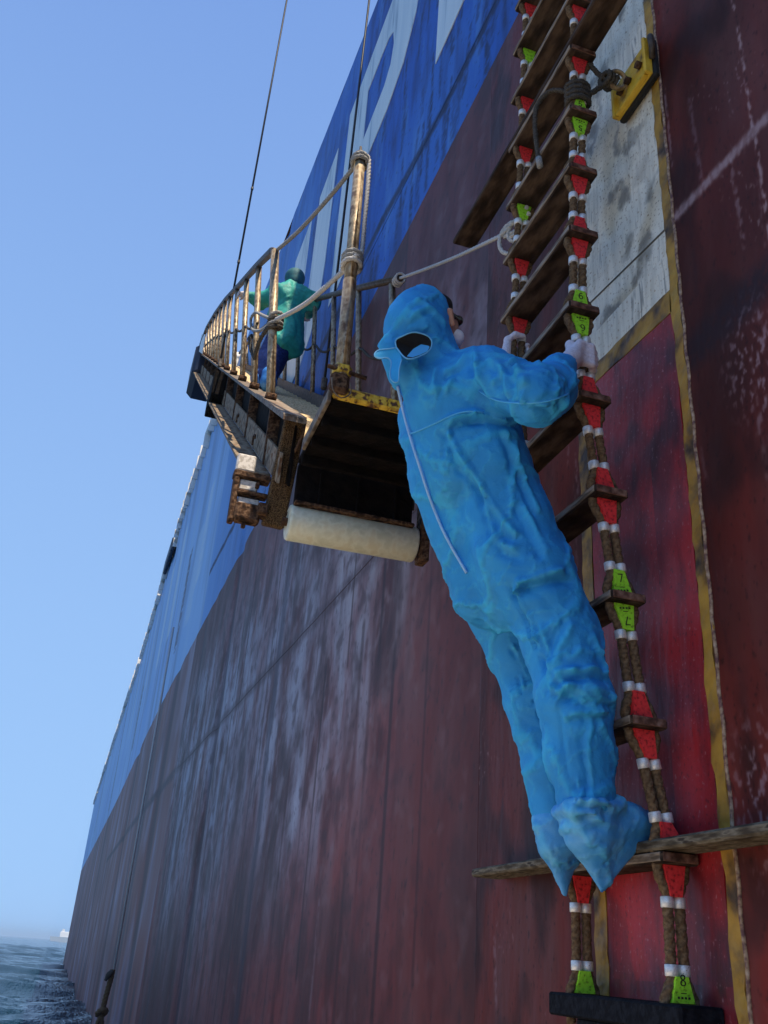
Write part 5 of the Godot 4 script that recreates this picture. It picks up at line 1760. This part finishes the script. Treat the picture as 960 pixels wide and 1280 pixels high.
	part("shoe_cover", body([
		[Vector3(1.361, 0.410, -2.245), Vector3(1.355, 0.414, -2.215), 0.021, 0.021],
		[Vector3(1.355, 0.414, -2.215), Vector3(1.338, 0.403, -2.190), 0.021, 0.015],
		[Vector3(1.338, 0.403, -2.190), Vector3(1.312, 0.401, -2.173), 0.015, 0.010],
		[Vector3(1.312, 0.401, -2.173), Vector3(1.281, 0.403, -2.167), 0.010, 0.013],
		[Vector3(1.281, 0.403, -2.167), Vector3(1.250, 0.391, -2.173), 0.013, 0.019],
		[Vector3(1.250, 0.391, -2.173), Vector3(1.224, 0.386, -2.190), 0.019, 0.022],
		[Vector3(1.224, 0.386, -2.190), Vector3(1.207, 0.392, -2.215), 0.022, 0.017],
		[Vector3(1.207, 0.392, -2.215), Vector3(1.201, 0.386, -2.245), 0.017, 0.011],
		[Vector3(1.201, 0.386, -2.245), Vector3(1.207, 0.382, -2.275), 0.011, 0.011],
		[Vector3(1.207, 0.382, -2.275), Vector3(1.224, 0.393, -2.300), 0.011, 0.017],
		[Vector3(1.224, 0.393, -2.300), Vector3(1.250, 0.395, -2.317), 0.017, 0.022],
		[Vector3(1.250, 0.395, -2.317), Vector3(1.281, 0.393, -2.323), 0.022, 0.019],
		[Vector3(1.281, 0.393, -2.323), Vector3(1.312, 0.405, -2.317), 0.019, 0.013],
		[Vector3(1.312, 0.405, -2.317), Vector3(1.338, 0.410, -2.300), 0.013, 0.010],
		[Vector3(1.338, 0.410, -2.300), Vector3(1.355, 0.404, -2.275), 0.010, 0.015],
		[Vector3(1.355, 0.404, -2.275), Vector3(1.361, 0.410, -2.245), 0.015, 0.021],
		[Vector3(1.276, 0.405, -2.245), Vector3(1.284, 0.365, -2.245), 0.072, 0.074],
		[Vector3(1.284, 0.365, -2.245), Vector3(1.290, 0.335, -2.245), 0.070, 0.056],
		[Vector3(1.290, 0.330, -2.245), Vector3(1.430, 0.388, -2.275), 0.060, 0.050],
		[Vector3(1.280, 0.320, -2.245), Vector3(1.316, 0.198, -2.245), 0.055, 0.008],
		[Vector3(1.340, 0.325, -2.250), Vector3(1.322, 0.205, -2.246), 0.040, 0.008],
		[Vector3(1.400, 0.335, -2.262), Vector3(1.332, 0.215, -2.248), 0.026, 0.008],
		[Vector3(1.455, 0.340, -2.270), Vector3(1.350, 0.235, -2.250), 0.014, 0.008],
		[Vector3(1.470, 0.345, -2.272), Vector3(1.330, 0.300, -2.255), 0.014, 0.030],
		[Vector3(1.430, 0.388, -2.275), Vector3(1.500, 0.386, -2.290), 0.050, 0.044],
	], 0.007, 0.016, 1), sc, t, "pale blue shoe cover sagging to a point below the heel")
	part("shoe_cover", body([
		[Vector3(1.340, 0.390, -2.535), Vector3(1.348, 0.360, -2.535), 0.066, 0.066],
		[Vector3(1.348, 0.340, -2.535), Vector3(1.440, 0.388, -2.50), 0.056, 0.050],
		[Vector3(1.343, 0.320, -2.535), Vector3(1.364, 0.205, -2.530), 0.052, 0.008],
		[Vector3(1.388, 0.335, -2.537), Vector3(1.370, 0.215, -2.531), 0.034, 0.008],
		[Vector3(1.440, 0.388, -2.50), Vector3(1.500, 0.386, -2.51), 0.050, 0.044],
	], 0.007, 0.016, 1), sc, t)

func crumple_bump() -> NoiseTexture2D:
	if not M.has("crumple"):
		var t := bump_tex(320, 0.0065, 9.0, 512, 3)
		var n: FastNoiseLite = t.noise
		n.fractal_type = FastNoiseLite.FRACTAL_RIDGED
		n.fractal_gain = 0.4
		n.domain_warp_enabled = true
		n.domain_warp_amplitude = 50.0
		n.domain_warp_frequency = 0.012
		M.crumple = t
	return M.crumple

# a fist round an upright rope pair centred on c; k = 1: fingers on the near side (+z)
func hand(c: Vector3, wrist: Vector3, k: float) -> ArrayMesh:
	var p := []
	var fat := 1.1
	var len := [1.0, 1.06, 1.0, 0.86]
	for i in 4:
		var y := 0.036 - 0.0225 * i
		var g: float = len[i]
		var kn := c + Vector3(-0.018, y + 0.004, 0.034 * k)
		var a := c + Vector3(0.022, y, 0.036 * k)
		var b := c + Vector3(0.044 * g, y - 0.003, 0.014 * k)
		var e := c + Vector3(0.034 * g, y - 0.005, -0.018 * k)
		p.append([wrist.lerp(kn, 0.35), kn, 0.019, 0.0135])
		p.append([kn, a, 0.0125, 0.0108])
		p.append([a, b, 0.0108, 0.0098])
		p.append([b, e, 0.0098, 0.0085])
	p.append([wrist, wrist.lerp(c + Vector3(-0.03, 0.0, 0.03 * k), 0.6), 0.030, 0.030])
	var th := wrist.lerp(c, 0.45) + Vector3(0, 0.022, 0)
	p.append([th, c + Vector3(-0.038, 0.050, 0.006 * k), 0.018, 0.0135])
	p.append([c + Vector3(-0.038, 0.050, 0.006 * k), c + Vector3(-0.020, 0.060, -0.024 * k), 0.0130, 0.0115])
	p.append([c + Vector3(-0.020, 0.060, -0.024 * k), c + Vector3(0.010, 0.058, -0.030 * k), 0.0115, 0.0095])
	for q in p:
		q[2] *= fat
		q[3] *= fat
	return body(p, 0.0035, 0.009)

func make_crewman() -> void:
	var t := thing("person", "person in a green gown and cap standing on the gangway, holding its railings", "person")
	crumple.frequency = 3.4
	var gown := tri_mat(noise_tex(330, 0.03, [[0.2, rgb(26, 140, 128)], [0.5, rgb(36, 160, 146)], [0.8, rgb(48, 174, 158)]]), 2.0, 0.6, 0.0, crumple_bump(), 0.5)
	part("gown", body([
		[Vector3(1.00, 5.98, -7.47), Vector3(1.10, 5.96, -7.46), 0.15, 0.15],
		[Vector3(1.04, 5.93, -7.50), Vector3(1.05, 5.66, -7.48), 0.165, 0.165],
		[Vector3(1.05, 5.66, -7.48), Vector3(1.07, 5.40, -7.46), 0.165, 0.175],
		[Vector3(1.12, 5.55, -7.44), Vector3(1.16, 5.33, -7.40), 0.09, 0.05],
		[Vector3(1.02, 5.50, -7.40), Vector3(1.03, 5.34, -7.36), 0.08, 0.03],
		[Vector3(1.16, 5.98, -7.43), Vector3(1.285, 5.955, -7.42), 0.10, 0.085],
		[Vector3(1.285, 5.955, -7.42), Vector3(1.275, 5.985, -7.66), 0.085, 0.055],
		[Vector3(0.90, 6.0, -7.52), Vector3(0.80, 5.97, -7.60), 0.095, 0.08],
		[Vector3(0.80, 5.97, -7.60), Vector3(0.68, 5.98, -7.60), 0.075, 0.055],
		[Vector3(1.045, 6.02, -7.50), Vector3(1.06, 6.14, -7.50), 0.10, 0.075],
	], 0.02, 0.06, 2), gown, t)
	var hc := Vector3(1.086, 6.265, -7.52)
	var head := part("head", body([[hc, hc + Vector3(0.01, 0.0, -0.04), 0.085, 0.08], [hc + Vector3(0, -0.03, -0.02), hc + Vector3(-0.02, -0.12, 0.01), 0.07, 0.06], [hc + Vector3(0.02, -0.02, -0.11), hc + Vector3(0.02, -0.03, -0.13), 0.015, 0.012]], 0.014, 0.04), mat(rgb(150, 108, 88), 0.6), t)
	part("cap", body([[hc + Vector3(0, 0.02, 0.01), hc + Vector3(0.01, 0.035, -0.04), 0.10, 0.095], [hc + Vector3(0, -0.06, 0.03), hc, 0.075, 0.09]], 0.014, 0.04), tri_mat(noise_tex(331, 0.03, [[0.3, rgb(20, 84, 96)], [0.7, rgb(28, 104, 112)]]), 3.0, 0.7), head)
	var navy := tri_mat(noise_tex(332, 0.03, [[0.3, rgb(22, 36, 84)], [0.7, rgb(34, 54, 112)]]), 3.0, 0.8)
	part("trousers", body([
		[Vector3(1.05, 5.40, -7.46), Vector3(0.97, 5.10, -7.42), 0.13, 0.10],
		[Vector3(0.97, 5.10, -7.42), Vector3(0.95, 4.90, -7.36), 0.10, 0.08],
		[Vector3(1.0, 5.42, -7.50), Vector3(0.90, 5.14, -7.52), 0.13, 0.10],
		[Vector3(0.90, 5.14, -7.52), Vector3(0.86, 4.94, -7.46), 0.10, 0.08],
	], 0.018, 0.06), navy, t)
	var blue := tri_mat(noise_tex(333, 0.03, [[0.3, rgb(36, 110, 196)], [0.7, rgb(60, 140, 216)]]), 3.0, 0.6, 0.0, crumple_bump(), 0.5)
	part("shoe_cover", body([[Vector3(0.945, 4.94, -7.35), Vector3(0.95, 4.86, -7.36), 0.075, 0.08], [Vector3(0.95, 4.84, -7.36), Vector3(0.97, 4.85, -7.50), 0.06, 0.05]], 0.014, 0.04), blue, t)
	part("shoe_cover", body([[Vector3(0.86, 4.97, -7.45), Vector3(0.86, 4.92, -7.45), 0.07, 0.075], [Vector3(0.86, 4.91, -7.45), Vector3(0.88, 4.95, -7.60), 0.055, 0.05]], 0.014, 0.04), blue, t)
	var glove := mat(rgb(206, 200, 204), 0.6)
	for q in [[Vector3(1.275, 5.99, -7.70), Vector3(1.29, 6.03, -7.78)], [Vector3(0.64, 5.98, -7.60), Vector3(0.585, 5.97, -7.60)]]:
		var pr := [[q[0], q[0].lerp(q[1], 0.6), 0.035, 0.038]]
		var d: Vector3 = (q[1] - q[0]).normalized()
		var up := Vector3.UP if absf(d.y) < 0.8 else Vector3.BACK
		var sd := d.cross(up).normalized()
		for i in 4:
			var o := sd * (0.027 - 0.018 * i)
			pr.append([q[1] + o, q[1] + o + d * 0.03 + up * 0.004, 0.012, 0.011])
			pr.append([q[1] + o + d * 0.03 + up * 0.004, q[1] + o + d * (0.040 - 0.004 * absf(i - 1.0)) - up * 0.035, 0.011, 0.009])
		pr.append([q[0].lerp(q[1], 0.3) + sd * 0.03, q[1] + sd * 0.045 - up * 0.03, 0.014, 0.010])
		part("glove", body(pr, 0.007, 0.012), glove, t)
